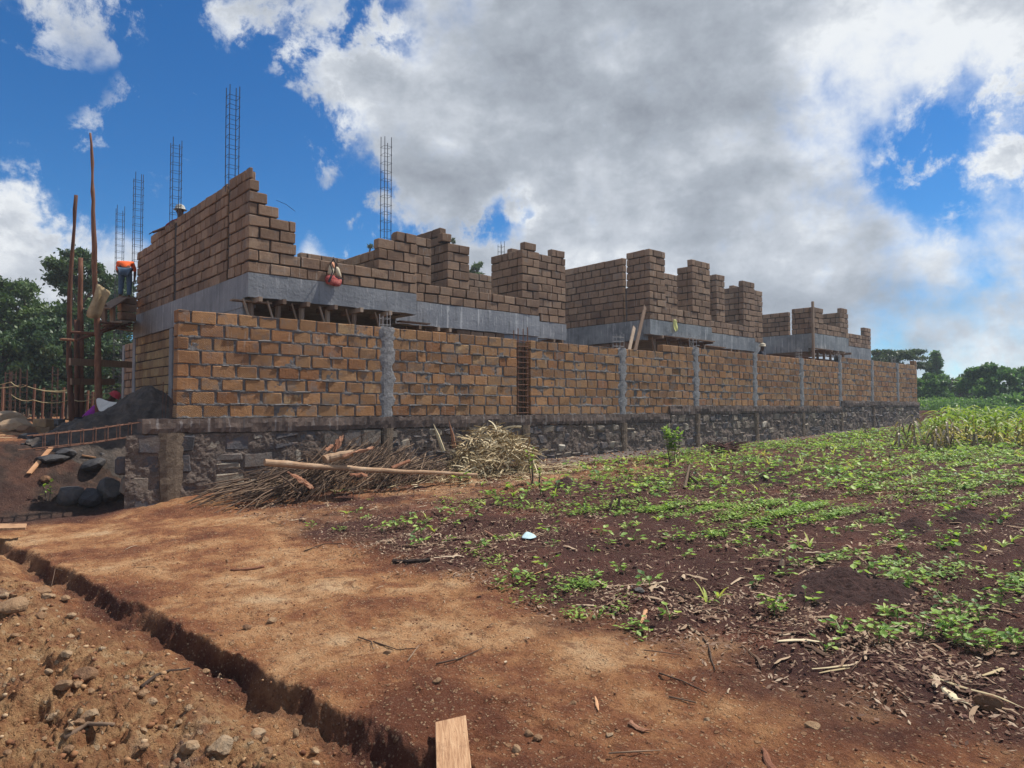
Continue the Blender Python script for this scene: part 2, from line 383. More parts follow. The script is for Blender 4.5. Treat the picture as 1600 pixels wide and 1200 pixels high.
def simple(name, stops, scale=8, bumpd=.006, rough=.9, stretch=(1, 1, 1), byrnd=0, metal=0, bscale=None, spec=.25):
    m, k, b = mat(name); co = coords(k); v = k.mapping(co, stretch)
    n = k.noise(v, scale, 6, .65)
    if byrnd:
        R = attr(k)[0]; n = k.math('ADD', k.math('MULTIPLY', n, 1-byrnd), k.math('MULTIPLY', R, byrnd))
    c = k.ramp(n, stops); k.l(c, b.inputs['Base Color'])
    if bumpd: bump(k, b, k.noise(v, bscale or scale*3, 7, .7), bumpd)
    b.inputs['Roughness'].default_value = rough; b.inputs['Metallic'].default_value = metal; b.inputs['Specular IOR Level'].default_value = spec
    return m
M_wood = simple('weathered_wood', [(.2, (.12, .078, .055)), (.5, (.26, .18, .125)), (.8, (.45, .35, .26))], 3, .004, stretch=(4, 4, .7), byrnd=.5)
M_pole = simple('bark_pole', [(.25, (.055, .030, .022)), (.5, (.15, .068, .042)), (.8, (.30, .165, .10))], 5, .01, stretch=(3, 3, .6), byrnd=.3)
M_plank = simple('sawn_plank', [(.25, (.34, .17, .085)), (.5, (.50, .27, .14)), (.8, (.62, .38, .22))], 5, .003, stretch=(1, 1, 1), byrnd=.2)
def plank_mat(name, ang):
    m, k, b = mat(name); co = coords(k); v = k.mapping(co, (14, 1.2, 4), (0, 0, -ang))
    rt = k.n('ShaderNodeVectorRotate', rotation_type='Z_AXIS'); k.l(co, rt.inputs['Vector']); rt.inputs['Angle'].default_value = -ang; v = k.mapping(rt.outputs[0], (1.2, 16, 4))
    g = k.noise(v, 5, 8, .65, .6); c = k.ramp(g, [(.3, (.22, .115, .06)), (.5, (.40, .235, .13)), (.7, (.52, .34, .20))])
    d = k.noise(co, 5, 8, .7); c = k.mix(k.math('MULTIPLY', k.smooth(d, .50, .64), .65), c, (.20, .10, .055)); c = k.mix(k.smooth(k.noise(co, 60, 3, .7), .66, .72), c, (.08, .045, .03))
    k.l(c, b.inputs['Base Color']); bump(k, b, g, .006); return m
M_plankn = plank_mat('muddy_sawn_plank', math.radians(56)); M_plankf = plank_mat('muddy_pale_plank', 0)
M_rust = simple('rusty_steel', [(.3, (.045, .028, .022)), (.7, (.13, .06, .038))], 30, .001, .6)
M_rusty = simple('orange_rusty_steel', [(.3, (.12, .06, .04)), (.7, (.27, .14, .09))], 30, .001, .7)
M_board = simple('brown_board', [(.3, (.07, .05, .036)), (.7, (.15, .105, .072))], 3, .003)
M_steel = simple('dark_steel', [(.3, (.025, .027, .035)), (.7, (.06, .055, .06))], 30, .001, .5)
M_steelp = simple('cement_dusted_steel', [(.3, (.25, .25, .26)), (.7, (.45, .44, .43))], 30, .001, .6)
M_log = simple('peeled_log', [(.2, (.17, .09, .055)), (.5, (.36, .23, .14)), (.8, (.55, .42, .29))], 4, .012, stretch=(1, 1, 1), byrnd=.2)
M_bark = simple('red_bark', [(.2, (.10, .04, .028)), (.5, (.25, .11, .062)), (.8, (.42, .24, .15))], 9, .02, byrnd=.3)
M_twig = simple('dry_twigs', [(.15, (.035, .023, .018)), (.45, (.11, .07, .048)), (.7, (.22, .15, .10)), (1, (.38, .28, .19))], 6, .002, byrnd=.7)
M_straw = simple('dry_maize_straw', [(.15, (.22, .15, .08)), (.5, (.44, .35, .20)), (.85, (.62, .53, .35))], 8, .003, byrnd=.75)
M_litter = simple('dry_crop_litter', [(.1, (.10, .06, .04)), (.4, (.20, .125, .08)), (.7, (.36, .26, .17)), (1, (.52, .42, .30))], 8, .003, byrnd=.85)
M_string = simple('yellow_string', [(.3, (.30, .24, .12)), (.7, (.42, .35, .2))], 8, 0)
M_sack = simple('white_sack', [(.3, (.45, .44, .40)), (.7, (.62, .60, .55))], 6, .006)
M_burlap = simple('burlap', [(.3, (.26, .19, .10)), (.7, (.42, .33, .2))], 9, .004)
M_rock = simple('pale_clod', [(.15, (.12, .06, .035)), (.45, (.25, .145, .078)), (.65, (.34, .225, .13)), (.9, (.39, .32, .23))], 14, .03, byrnd=.5, bscale=22)
M_drock = simple('dark_rock', [(.2, (.022, .022, .025)), (.55, (.06, .058, .06)), (.85, (.14, .12, .10))], 6, .02, .7, byrnd=.4)
M_sand = simple('dark_wet_sand', [(.25, (.042, .036, .033)), (.5, (.085, .070, .060)), (.75, (.15, .115, .092))], 5, .05, byrnd=0, bscale=12)
def leaf_mat(name, stops, trans=.25, rough=.5):
    m, k, b = mat(name); R, G, B = attr(k)[:3]
    c = k.ramp(R, stops); k.l(c, b.inputs['Base Color']); b.inputs['Roughness'].default_value = rough
    b.inputs['Specular IOR Level'].default_value = .35
    tr = k.n('ShaderNodeBsdfTranslucent'); k.l(k.mix(1.0, c, (1.25, 1.35, .7), 'MULTIPLY'), tr.inputs[0])
    mx = k.n('ShaderNodeMixShader'); mx.inputs[0].default_value = trans; k.l(b.outputs[0], mx.inputs[1]); k.l(tr.outputs[0], mx.inputs[2])
    out = [n for n in k.nt.nodes if n.type == 'OUTPUT_MATERIAL'][0]; k.l(mx.outputs[0], out.inputs[0]); return m
M_leafd = leaf_mat('dark_tree_leaves', [(0, (.026, .055, .026)), (.5, (.055, .10, .042)), (.85, (.10, .16, .06)), (1, (.16, .22, .09))])
M_leafl = leaf_mat('light_tree_leaves', [(0, (.035, .07, .022)), (.5, (.075, .13, .04)), (1, (.15, .21, .07))])
M_leafg = leaf_mat('grey_green_leaves', [(0, (.05, .075, .045)), (.5, (.09, .125, .07)), (1, (.16, .19, .12))])
M_bean = leaf_mat('bean_leaves', [(0, (.075, .16, .045)), (.35, (.19, .33, .07)), (.7, (.34, .49, .10)), (.93, (.50, .58, .15)), (1, (.52, .46, .15))], .36)
M_weed = leaf_mat('weed_leaves', [(0, (.09, .17, .035)), (.5, (.23, .38, .06)), (1, (.42, .54, .13))], .38)
M_maize = leaf_mat('maize_leaves', [(0, (.11, .20, .035)), (.45, (.27, .36, .06)), (.75, (.48, .47, .10)), (1, (.60, .45, .18))], .4)
M_dryleaf = leaf_mat('dry_maize_leaves', [(0, (.10, .07, .05)), (.5, (.26, .20, .13)), (1, (.50, .42, .30))], .2)
M_leafr = leaf_mat('field_edge_leaves', [(0, (.04, .09, .04)), (.5, (.10, .20, .065)), (.85, (.20, .33, .10)), (1, (.34, .46, .17))], .35)
def flat(name, col, rough=.85):
    return simple(name, [(.3, tuple(x*.75 for x in col)), (.7, col)], 14, .004, rough)
M_skin = flat('brown_skin', (.10, .05, .032)); M_blue = flat('blue_cloth', (.07, .12, .19)); M_orange = flat('orange_cloth', (.85, .14, .03))
M_red = flat('dark_red_cloth', (.22, .035, .05)); M_cream = flat('cream_cloth', (.62, .55, .40)); M_purple = flat('purple_cloth', (.28, .03, .30))
M_pink = flat('red_cap', (.5, .06, .08)); M_pale = flat('pale_hat', (.42, .42, .38)); M_redbag = simple('faded_red_bag', [(.3, (.09, .02, .025)), (.5, (.36, .075, .07)), (.7, (.55, .20, .16))], 11, .01)
M_peach = flat('peach_cloth', (.70, .33, .20)); M_black = flat('black_strap', (.03, .03, .04)); M_yellow = flat('yellow_plastic', (.62, .62, .22), .5)
M_white = flat('white_plastic', (.75, .76, .78), .5); M_teal = flat('pale_blue_plastic', (.45, .62, .66), .5); M_navy = flat('navy_cloth', (.03, .035, .06))

# ------------------------------------------------------------------ ground
def ground_material():
    m, k, b = mat('red_soil'); co = coords(k); at_ = k.n('ShaderNodeAttribute', attribute_name='soil'); sp_ = k.n('ShaderNodeSeparateColor'); k.l(at_.outputs['Color'], sp_.inputs[0]); R, G, B = sp_.outputs[:3]; AL = at_.outputs['Alpha']
    nA = k.noise(co, 1.1, 8, .68); nB = k.noise(co, 7, 8, .7); nC = k.noise(co, 42, 6, .72)
    nL = k.noise(co, .55, 7, .62); nAL = k.math('ADD', k.math('MULTIPLY', nA, .45), k.math('MULTIPLY', nL, .55))
    pth = k.ramp(nAL, [(.39, (.15, .055, .030)), (.46, (.26, .105, .050)), (.52, (.39, .19, .085)), (.58, (.52, .30, .15)), (.66, (.60, .41, .24))])
    vo = k.n('ShaderNodeTexVoronoi'); k.l(k.mapping(co, (1, 1, 1)), vo.inputs['Vector']); vo.inputs['Scale'].default_value = 55; vs_ = k.n('ShaderNodeSeparateColor'); k.l(vo.outputs['Color'], vs_.inputs[0])
    vo2 = k.n('ShaderNodeTexVoronoi'); k.l(co, vo2.inputs['Vector']); vo2.inputs['Scale'].default_value = 24; vs2_ = k.n('ShaderNodeSeparateColor'); k.l(vo2.outputs['Color'], vs2_.inputs[0])
    crumb = k.math('MULTIPLY', k.smooth(vs_.outputs[0], .80, .86), k.smooth(vo.outputs['Distance'], .5, .3)); crumb2 = k.math('MULTIPLY', k.smooth(vs2_.outputs[0], .86, .9), k.smooth(vo2.outputs['Distance'], .42, .3)); dark_ = k.math('MULTIPLY', k.smooth(vs_.outputs[1], .80, .86), k.smooth(vo.outputs['Distance'], .5, .3))
    pth = k.mix(k.math('MULTIPLY', k.smooth(nB, .50, .36), .65), pth, (.15, .055, .028))
    nD = k.noise(co, 110, 4, .7); pth = k.mix(k.math('MULTIPLY', k.smooth(nC, .58, .70), .6), pth, (.62, .45, .29)); pth = k.mix(k.math('MULTIPLY', k.smooth(nD, .60, .72), .6), pth, (.64, .5, .36)); pth = k.mix(k.math('MULTIPLY', k.smooth(nD, .40, .28), .7), pth, (.12, .05, .03))
    pth = k.mix(k.math('MULTIPLY', k.smooth(nC, .40, .28), .6), pth, (.10, .04, .024))
    pth = k.mix(k.math('MULTIPLY', crumb, .55), pth, (.60, .42, .25)); pth = k.mix(k.math('MULTIPLY', dark_, .5), pth, (.13, .052, .03)); pth = k.mix(k.math('MULTIPLY', crumb2, .4), pth, (.55, .36, .2))
    fld = k.ramp(nA, [(.3, (.050, .023, .019)), (.5, (.085, .038, .031)), (.7, (.135, .058, .042))])
    fld = k.mix(k.math('MULTIPLY', crumb, .5), fld, (.36, .24, .17)); fld = k.mix(k.math('MULTIPLY', dark_, .6), fld, (.03, .013, .012))
    fld = k.mix(k.math('MULTIPLY', k.smooth(nL, .54, .66), .40), fld, (.26, .10, .055)); fld = k.mix(k.math('MULTIPLY', k.smooth(nB, .55, .75), .35), fld, (.21, .115, .085))
    fld = k.mix(k.math('MULTIPLY', k.smooth(nC, .60, .72), .6), fld, (.26, .165, .12)); fld = k.mix(k.math('MULTIPLY', k.smooth(nD, .62, .72), .6), fld, (.42, .30, .21))
    fld = k.mix(k.math('MULTIPLY', k.smooth(nC, .42, .28), .7), fld, (.022, .010, .010))
    rub = k.ramp(nB, [(.25, (.13, .055, .03)), (.42, (.27, .125, .06)), (.56, (.40, .235, .115)), (.70, (.50, .355, .21)), (.85, (.50, .43, .33))])
    rub = k.mix(k.math('MULTIPLY', k.smooth(nA, .52, .36), .7), rub, (.20, .085, .042))
    rub = k.mix(k.math('MULTIPLY', k.smooth(nC, .42, .28), .6), rub, (.07, .032, .02))
    grv = k.ramp(nC, [(.3, (.06, .052, .05)), (.5, (.17, .15, .14)), (.72, (.36, .33, .31))])
    rub = k.mix(k.math('MULTIPLY', crumb2, .6), rub, (.50, .40, .27)); rub = k.mix(k.math('MULTIPLY', dark_, .6), rub, (.10, .045, .028)); c = k.mix(R, pth, fld); c = k.mix(G, c, rub); c = k.mix(B, c, grv); c = k.mix(k.math('SUBTRACT', 1.0, AL), c, k.ramp(nB, [(.3, (.030, .021, .018)), (.5, (.062, .043, .036)), (.75, (.14, .085, .06))]))
    k.l(c, b.inputs['Base Color'])
    h = k.math('ADD', k.math('MULTIPLY', nB, 1.2), k.math('MULTIPLY', nC, .8)); h = k.math('ADD', h, k.math('ADD', k.math('MULTIPLY', nD, .3), k.math('ADD', k.math('MULTIPLY', crumb, .35), k.math('MULTIPLY', crumb2, .5)))); bump(k, b, h, .05)
    b.inputs['Roughness'].default_value = .95; b.inputs['Specular IOR Level'].default_value = .15
    return m
def make_ground():
    fan = math.radians(47)
    a1 = np.linspace(-fan, fan, 900); a2 = np.linspace(fan, 2*math.pi-fan, 90)[1:-1]
    ang = np.concatenate([a1, a2])+HEAD
    r1 = np.exp(np.linspace(math.log(2.2), math.log(60), 900)); r0 = np.linspace(.05, 2.2, 60)[:-1]; r2 = np.exp(np.linspace(math.log(60), math.log(3000), 60))[1:]
    r = np.concatenate([r0, r1, r2]); nr, na = len(r), len(ang)
    RR, AA = np.meshgrid(r, ang, indexing='ij'); X = RR*np.cos(AA); Y = RR*np.sin(AA); Z = terrain(X, Y)
    fade = ss(RR, 60, 300); Z = Z*(1-fade)+1.0*fade
    v = np.stack([X, Y, Z], -1).reshape(-1, 3)
    i = np.arange(nr-1)[:, None]*na; j = np.arange(na)[None]; j2 = (j+1) % na
    q = np.stack([i+j, i+na+j, i+na+j2, i+j2], -1).reshape(-1, 4)
    me = bpy.data.meshes.new('ground'); me.vertices.add(len(v)); me.vertices.foreach_set('co', v.ravel())
    me.loops.add(q.size); me.loops.foreach_set('vertex_index', q.ravel()); me.polygons.add(len(q)); me.polygons.foreach_set('loop_start', np.arange(0, q.size, 4))
    me.update(calc_edges=True); me.polygons.foreach_set('use_smooth', np.ones(len(q), bool))
    n1 = fbm(X, Y, .6, 5, 5, .6); n2 = fbm(X, Y, 2.0, 5, 9, .6)
    R = ss(X+.45*n1+.45*n2, 3.45, 4.30)
    R = R*(1-.75*ss(Y+.5*n1, 8.2, 9.6)*(1-ss(X, 12, 16))*ss(n2+.2, -.3, .4))   # trodden red strip beside the wall
    inner = ss(Y, 11.8, 12.1); R = R*(1-inner*(X < 37))
    tt = (1.86-.112*(Y-3.26)+.09*fbm(X*.3, Y, 1.1, 3, 51, .6)+.07*fbm(X, Y, 4.5, 5, 53, .65))-X
    R = np.maximum(R, .55*ss(tt, -.01, .03)*(1-ss(tt, .12, .25))*(Y < 11.5))      # shade of the cut bank, put into the soil colour
    G = ss(tt+.1*n2, .18, .45)*(1-ss(Y, 10.2, 11.6))*.95
    dk = ss(Y, 11.2, 12.0)*(1-ss(X, 2.5, 3.2))*(1-ss(Y+.5*n1, 14.2, 15.6)); R = np.maximum(R, dk*.95)
    B = ss(X, 7, 13)*ss(Y+.35*n2, 10.5, 11.3)*(1-ss(Y, 12, 12.2))*.8*(X < 37)
    B = np.maximum(B, .5*ss(n2, .25, .5)*ss(tt, .4, .7)*(Y < 10)*.8)
    col = np.ones((nr*na, 4)); col[:, 0] = R.ravel(); col[:, 1] = G.ravel(); col[:, 2] = B.ravel(); col[:, 3] = 1-(ss(Y+.25*n2, 11.75, 12.3)*(1-ss(X, 2.6, 3.4))*ss(X+.6*n1, .3, 1.2)*(1-ss(Y+.6*n1, 14.0, 15.2))*(.45+.55*ss(n2, -.35, .1))).ravel()
    at = me.color_attributes.new('soil', 'FLOAT_COLOR', 'POINT'); at.data.foreach_set('color', col.ravel())
    o = link('ground', me, None, [ground_material()]); tag(o, kind='structure')
make_ground()

# ------------------------------------------------------------------ block walls
def wallmesh(mb, axis, plane, depth, courses, z0, h=.22, L=.40, bev=.016, jit=.006, gap=.02, recess=.012, rowcol=None, mi=0, mm=1, vgap=None, facejit=.007, odd=0):
    """axis 'x': wall runs along x, outer face at y=plane, thickness towards +y. axis 'y': runs along y, outer face at x=plane, thickness towards +x."""
    vgap = vgap or gap
    for k, ivs in enumerate(courses):
        za = z0+k*h; zb = za+h
        for (a, b) in ivs:
            if b-a < .05: continue
            lo, hi = a+.008, b-.008
            def bx(u0, u1, w0, w1, zl, zh, **kw):
                if axis == 'x': mb.box((u0, w0, zl), (u1, w1, zh), **kw)
                else: mb.box((w0, u0, zl), (w1, u1, zh), **kw)
            bx(lo+.01, hi-.01, plane+recess, plane+depth-.012, za, zb-.006, mi=mm, jit=0)
            u = a
            first = L*(.5 if (k+odd) % 2 else 1.0)*random.uniform(.85, 1.1)
            while u < b-.03:
                l = first if u == a else L*random.choice([1, 1, 1, 1.03, .95, .9, .55 if random.random() < .35 else 1])*random.uniform(.95, 1.06)
                e = min(u+l, b)
                if b-e < .12: e = b
                g = vgap*random.uniform(.5, 1.5)
                fj = random.uniform(-facejit, facejit)
                r = (random.random(), random.random(), random.random())
                if rowcol: r = rowcol(u, k, r)
                bx(u+(g/2 if u > a else 0), e-(g/2 if e < b else 0), plane+fj, plane+depth-.004+fj, za+gap/2+random.uniform(-.003, .003), zb-gap/2+random.uniform(-.004, .003), col=r, jit=jit, bev=bev, mi=mi)
                u = e

def slurry(mb, a, b, z0, cs, cell, yb, amp, mi, seed, h=.22, z1=None):
    """mortar skin with an uneven surface: covers joints, here and there the block edges"""
    ztop = z1 if z1 is not None else z0+8*h-.012
    xs = np.arange(a+.01, b-.01, cell); zs = np.arange(z0+.004, ztop, cell)
    X, Z = np.meshgrid(xs, zs, indexing='ij')
    n = fbm(X, Z, 5.0, 5, seed, .62); n2 = fbm(X, Z, 22, 3, seed+9, .6)
    jz = np.abs(((Z-z0)/h+.5) % 1-.5)*h; band = np.exp(-(jz/.03)**2)
    if z1 is not None: band = band*0+.5
    Y = yb+.016-amp*np.clip(n*.9+.30*band+.05, -.8, .95)-.005*n2-.006*band
    v = np.stack([X, Y, Z], -1).reshape(-1, 3); nx, nz = X.shape
    i = np.arange(nx-1)[:, None]*nz; j = np.arange(nz-1)[None]
    q = np.stack([i+j, i+nz+j, i+nz+j+1, i+j+1], -1).reshape(-1, 4)
    mb.add(v.tolist(), q.tolist(), (.5, .5, .5), mi)
BW = 11.8      # outer face of the boundary wall
ZB = 1.43      # underside of its blocks
wall = empty('boundary_wall', (20, BW+.1, .6), 'long boundary wall of orange sawn blocks with grey columns on a dark stone base', 'wall')
def W2(o, parent):       # parts are modelled in world coordinates
    o.location = o.location-parent.location; return o
colsx = [3.35, fx(605, BW), fx(820, BW), fx(973, BW), fx(1088, BW), fx(1180, BW), fx(1253, BW), fx(1313, BW), fx(1363, BW), fx(1403, BW), fx(1433, BW)]
sx1 = fx(1046, BW); sx2 = colsx[7]
def zoff(x): return 0 if x < sx1 else (.22 if x < sx2 else .44)
for i in range(10):
    a, b = colsx[i], colsx[i+1]
    a2 = a+(.12 if i in (1, 3, 4, 5, 6, 7, 8, 9) else (.0 if i == 0 else .19)); b2 = b-(.12 if i not in (1, 9) else (.25 if i == 1 else 0))
    mb = MB()
    toff = 0
    if a < sx1 < b:
        # the panel where base and top both rise by one course
        n1_ = [[(a2, b2)] for _ in range(8)]; n1_[0] = [(a2, sx1)]
        n1_.append([(fx(1036, BW), b2)])
        cs, z0 = n1_, ZB
    else:
        cs, z0 = [[(a2, b2)] for _ in range(8)], ZB+zoff((a+b)/2)
        if i == 9: cs.append([(b2-.35, b2)])
    near = i < 3
    wallmesh(mb, 'x', BW, .2, cs, z0, .22, .39, bev=.008, jit=.006, gap=.024, vgap=.040 if i == 0 else .030, recess=.022, facejit=.006)
    slurry(mb, a2, b2-.002, z0, [c for c in cs], .014 if i < 2 else (.02 if i < 5 else .04), BW-.003, .020, 1, 100+i)
    if i in (0, 1, 3):      # mortar squeezed out of the joints
        for _ in range(34 if i == 0 else 26):
            k = random.randrange(1, 8); x = random.uniform(a2+.1, b2-.3); z = z0+k*.22+random.uniform(-.012, .012); l = random.uniform(.05, .3)
            mb.box((x, BW-random.uniform(.006, .02), z-random.uniform(.008, .018)), (x+l, BW+.02, z+random.uniform(.008, .02)), jit=.008, bev=.006, mi=1)
    W2(mb.build('block_panel', [M_blk, M_mort], wall), wall)
# rough poured columns with slurry squeezed out of the toothed joints
for i, x in enumerate(colsx[1:-1], 1):
    if i == 2: continue
    mb = MB(); z0 = ZB+zoff(x-.5)-.02; z1 = ZB+zoff(x+.3)+8*.22+.01
    n = 26
    vs = []; fs = []
    for r in range(n+1):
        z = z0+(z1-z0)*r/n
        tooth = .055 if (int((z-z0)/.22) % 2) else -.02
        wl = .16+tooth+random.uniform(-.03, .04); wr = .16+tooth+random.uniform(-.03, .04)
        for dx, dy in ((-wl, .015), (-wl*.75, -.004), (-.08, -.017), (.0, -.022), (.08, -.017), (wr*.75, -.004), (wr, .015)):
            vs.append((x+dx+random.uniform(-.012, .012), BW+dy+random.uniform(-.005, .004), z))
    for r in range(n):
        for c in range(6): q = r*7+c; fs.append((q, q+1, q+8, q+7))
    b0 = len(vs)
    for (dx, zz) in ((-.12, z0), (.12, z0), (.12, z1), (-.12, z1)): vs.append((x+dx, BW+.19, zz))
    t = n*7
    fs += [(t, t+1, t+2, t+3, t+4, t+5, t+6, b0+2, b0+3), (b0, b0+3, b0+2, b0+1)]
    mb.add(vs, fs)
    W2(mb.build('concrete_column', M_colm, wall), wall)
def cage(name, x, y, z0, z1, wx, wy, step, rad, material, parent, extra=.25, pitchj=.01):
    mb = MB(); cs = [(-wx/2, -wy/2), (wx/2, -wy/2), (wx/2, wy/2), (-wx/2, wy/2)]
    for dx, dy in cs:
        e = random.uniform(0, extra); lx = random.uniform(-.01, .01)
        mb.tube([(x+dx, y+dy, z0), (x+dx+lx*.5, y+dy, (z0+z1)/2), (x+dx+lx, y+dy+lx, z1+e)], rad, 5)
    z = z0+step*.5
    while z < z1:
        zz = z+random.uniform(-pitchj, pitchj); e = rad*1.3
        p = [(x+sx*(wx/2+e), y+sy*(wy/2+e), zz+random.uniform(-.008, .008)) for sx, sy in ((-1, -1), (1, -1), (1, 1), (-1, 1))]
        for q in range(4): mb.tube([p[q], p[(q+1) % 4]], rad*.62, 4)
        z += step
    o = mb.build(name, material, parent); return W2(o, parent) if parent else o
cage('rebar_cage', colsx[2]-.04, BW+.1, ZB-.02, ZB+8*.22+.1, .30, .15, .13, .012, M_rusty, wall, .3)
mb = MB(); mb.box((colsx[2]-.3, BW+.215, ZB-.1), (colsx[2]+.24, BW+.24, ZB+8*.22-.05)); W2(mb.build('shutter_board', M_board, wall), wall)
for i in (1, 3, 4, 6, 7):
    x = colsx[i]; zt = ZB+zoff(x-.3)+8*.22
    cage('rebar_cage', x+(0 if i != 3 else -.05), BW+.1, zt-.02, zt+(.22 if i < 3 else .32), .17 if i != 3 else .3, .13, .13, .007, M_steelp, wall, .1)
for i in (9, 10):
    cage('rebar_cage', colsx[i]-.2, BW+.1, ZB+zoff(colsx[i])+8*.22-.02, ZB+zoff(colsx[i])+8*.22+.25, .15, .13, .13, .006, M_steelp, wall, .1)
# starter bars at the near corner
mb = MB()
for dx in (-.17, -.12, -.07, -.04):
    mb.tube([(3.35+dx, BW+.1+random.uniform(-.06, .06), ZB-.05), (3.35+dx+.01, BW+.12, ZB+random.uniform(.3, .75))], .006, 5)
W2(mb.build('starter_bars', M_rust, wall), wall)
# ground beam
mb = MB()
def beamrun(a, b, z0, z1, y0=BW-.05):
    n = max(2, int((b-a)/.06)); vs = []; fs = []
    for i in range(n+1):
        x = a+(b-a)*i/n
        for (yy, zz) in ((y0+.0, z0), (y0-.012, (z0*2+z1)/3), (y0-.008, (z0+2*z1)/3), (y0, z1), (BW+.25, z1), (BW+.25, z0)):
            j = .009 if yy < BW else 0
            vs.append((x, yy+random.uniform(-j, j)+(.025*float(fbm(np.array([x]), np.array([zz*4]), 1.6, 3, 12)[0]) if yy < BW else 0), zz+random.uniform(-.009, .009)+(.03*float(fbm(np.array([x]), np.array([zz]), 1.1, 3, 13)[0]) if zz < z0+.02 and yy < BW else 0)))
    for i in range(n):
        for k in range(6): fs.append((i*6+k, (i+1)*6+k, (i+1)*6+(k+1) % 6, i*6+(k+1) % 6))
    fs.append(tuple(range(6))); fs.append(tuple(n*6+k for k in range(5, -1, -1))); mb.add(vs, fs)
beamrun(2.85, sx1-.05, ZB-.235, ZB-.006); beamrun(sx1-.05, sx2, ZB-.015, ZB+.214); beamrun(sx2, colsx[10]+.1, ZB+.205, ZB+.434)
W2(mb.build('ground_beam', M_beam, wall), wall)
# stone footing, rough coursed
mb = MB()
def stones(a, b, ztop, zbot, L0, L1, H):
    z = ztop; row = 0
    while z > zbot:
        h = H*random.uniform(.85, 1.15); x = a+(random.uniform(0, .1) if row else 0)+(0 if a > 3 else [.32, 0, .12, .2, .15][min(row, 4)])
        while x < b:
            l = random.uniform(L0, L1); e = min(x+l, b)
            split = random.random() < .25 and H > .2
            for (zh, zl) in (((z, z-h*.5), (z-h*.5, z-h)) if split else ((z, z-h),)):
                r = random.random()
                r = r*.62 if random.random() < (.80 if x < 12 else .5) else .62+r*.38
                g = random.uniform(.012, .03)
                mb.box((x+g/2, BW-.03+random.uniform(-.025, .02), zl+g/2), (e-g/2, BW+.18, zh-g/2), col=(r, random.random(), random.random()), jit=.018 if x < 7 else .026, bev=.03, mi=0)
            x = e
        z -= h; row += 1
        for_ = None
    mb.box((a+.35, BW-.004, zbot-.2), (b, BW+.2, ztop), jit=0, mi=1)
stones(2.44, 7.1, ZB-.24, .05, .34, .62, .29)
stones(7.1, sx1, ZB-.24, .1, .22, .42, .24)
stones(sx1, sx2, ZB-.02, .3, .22, .40, .22)
stones(sx2, colsx[10]+.2, ZB+.20, .5, .24, .42, .22)
def mudskin(a, b, ztop, cell, seed):
    slurry(mb, a, b, -.05, None, cell, BW-.034, .042, 1, seed, z1=ztop)
mudskin(2.62, 7.1, ZB-.25, .02, 31); mudskin(7.1, sx1, ZB-.25, .025, 32); mudskin(sx1, sx2, ZB-.03, .03, 33); mudskin(sx2, colsx[10]+.15, ZB+.19, .04, 34)
W2(mb.build('stone_footing', [M_stone, M_mud], wall), wall)
for i, x in enumerate([fx(268, BW)]+colsx[1:9]):
    mb = MB(); wd = .17 if i == 0 else .11; top = ZB+zoff(x-.3)-.23
    n = 12; vs = []; fs = []
    for r in range(n+1):
        z = -.0+(top)*r/n; taper = 1.0+(.3 if i == 0 else .0)*(r/n-.5)
        for dx, dy in ((-wd, .06), (-wd, -.055), (-wd*.4, -.075), (wd*.4, -.075), (wd, -.055), (wd, .06)):
            vs.append((x+dx*taper+random.uniform(-.012, .012), BW+dy+random.uniform(-.008, .008), z))
    for r in range(n):
        for c in range(5): q = r*6+c; fs.append((q, q+1, q+7, q+6))
    fs.append(tuple(n*6+c for c in range(6)))
    mb.add(vs, fs); W2(mb.build('footing_post', M_post, wall), wall)

# ------------------------------------------------------------------ houses
def house(loc, label):
    return empty('unfinished_house', loc, label, 'house')
def part(mb, name, mats, h, **k):
    return W2(mb.build(name, mats, h, **k), h)
def bwall(h, axis, plane, courses, z0, ch=.22, L=.40, depth=.2, mats=None, **kw):
    mb = MB(); wallmesh(mb, axis, plane, depth, courses, z0, ch, L, bev=.009, jit=.0065, gap=.025, recess=.034, facejit=.009, **kw)
    return part(mb, 'block_wall', mats or [M_blk2, M_mort2], h)
def runs(n, a, b): return [[(a, b)] for _ in range(n)]
def slab(h, a, b, y0, y1, zt, th, m=M_conc, name='slab_edge'):
    # poured ring beam standing proud as the slab edge, slightly wavy lower rim
    mb = MB(); n = max(2, int((b-a)/.25)); vs = []; fs = []
    for i in range(n+1):
        x = a+(b-a)*i/n; jz = random.uniform(-.012, .012)
        for (yy, zz) in ((y0, zt-th+jz), (y0-.004, zt-th*.5), (y0, zt+random.uniform(-.006, .006)), (y0+.25, zt), (y0+.25, zt-th+jz)):
            vs.append((x, yy+(random.uniform(-.004, .004) if yy < y0+.1 else 0), zz))
    for i in range(n):
        for k in range(5): fs.append((i*5+k, (i+1)*5+k, (i+1)*5+(k+1) % 5, i*5+(k+1) % 5))
    fs.append(tuple(range(5))); fs.append(tuple(n*5+k for k in range(4, -1, -1))); mb.add(vs, fs)
    return part(mb, name, m, h)
def slab_y(h, x0, a, b, zt, th, m=M_conc):
    mb = MB(); mb.box((x0, a, zt-th), (x0+.25, b, zt), jit=.004); return part(mb, 'slab_edge', m, h)
def floor_slab(h, x0, x1, y0, y1, z0, z1):
    mb = MB(); mb.box((x0, y0, z0), (x1, y1, z1)); return part(mb, 'floor_slab', M_concd, h)

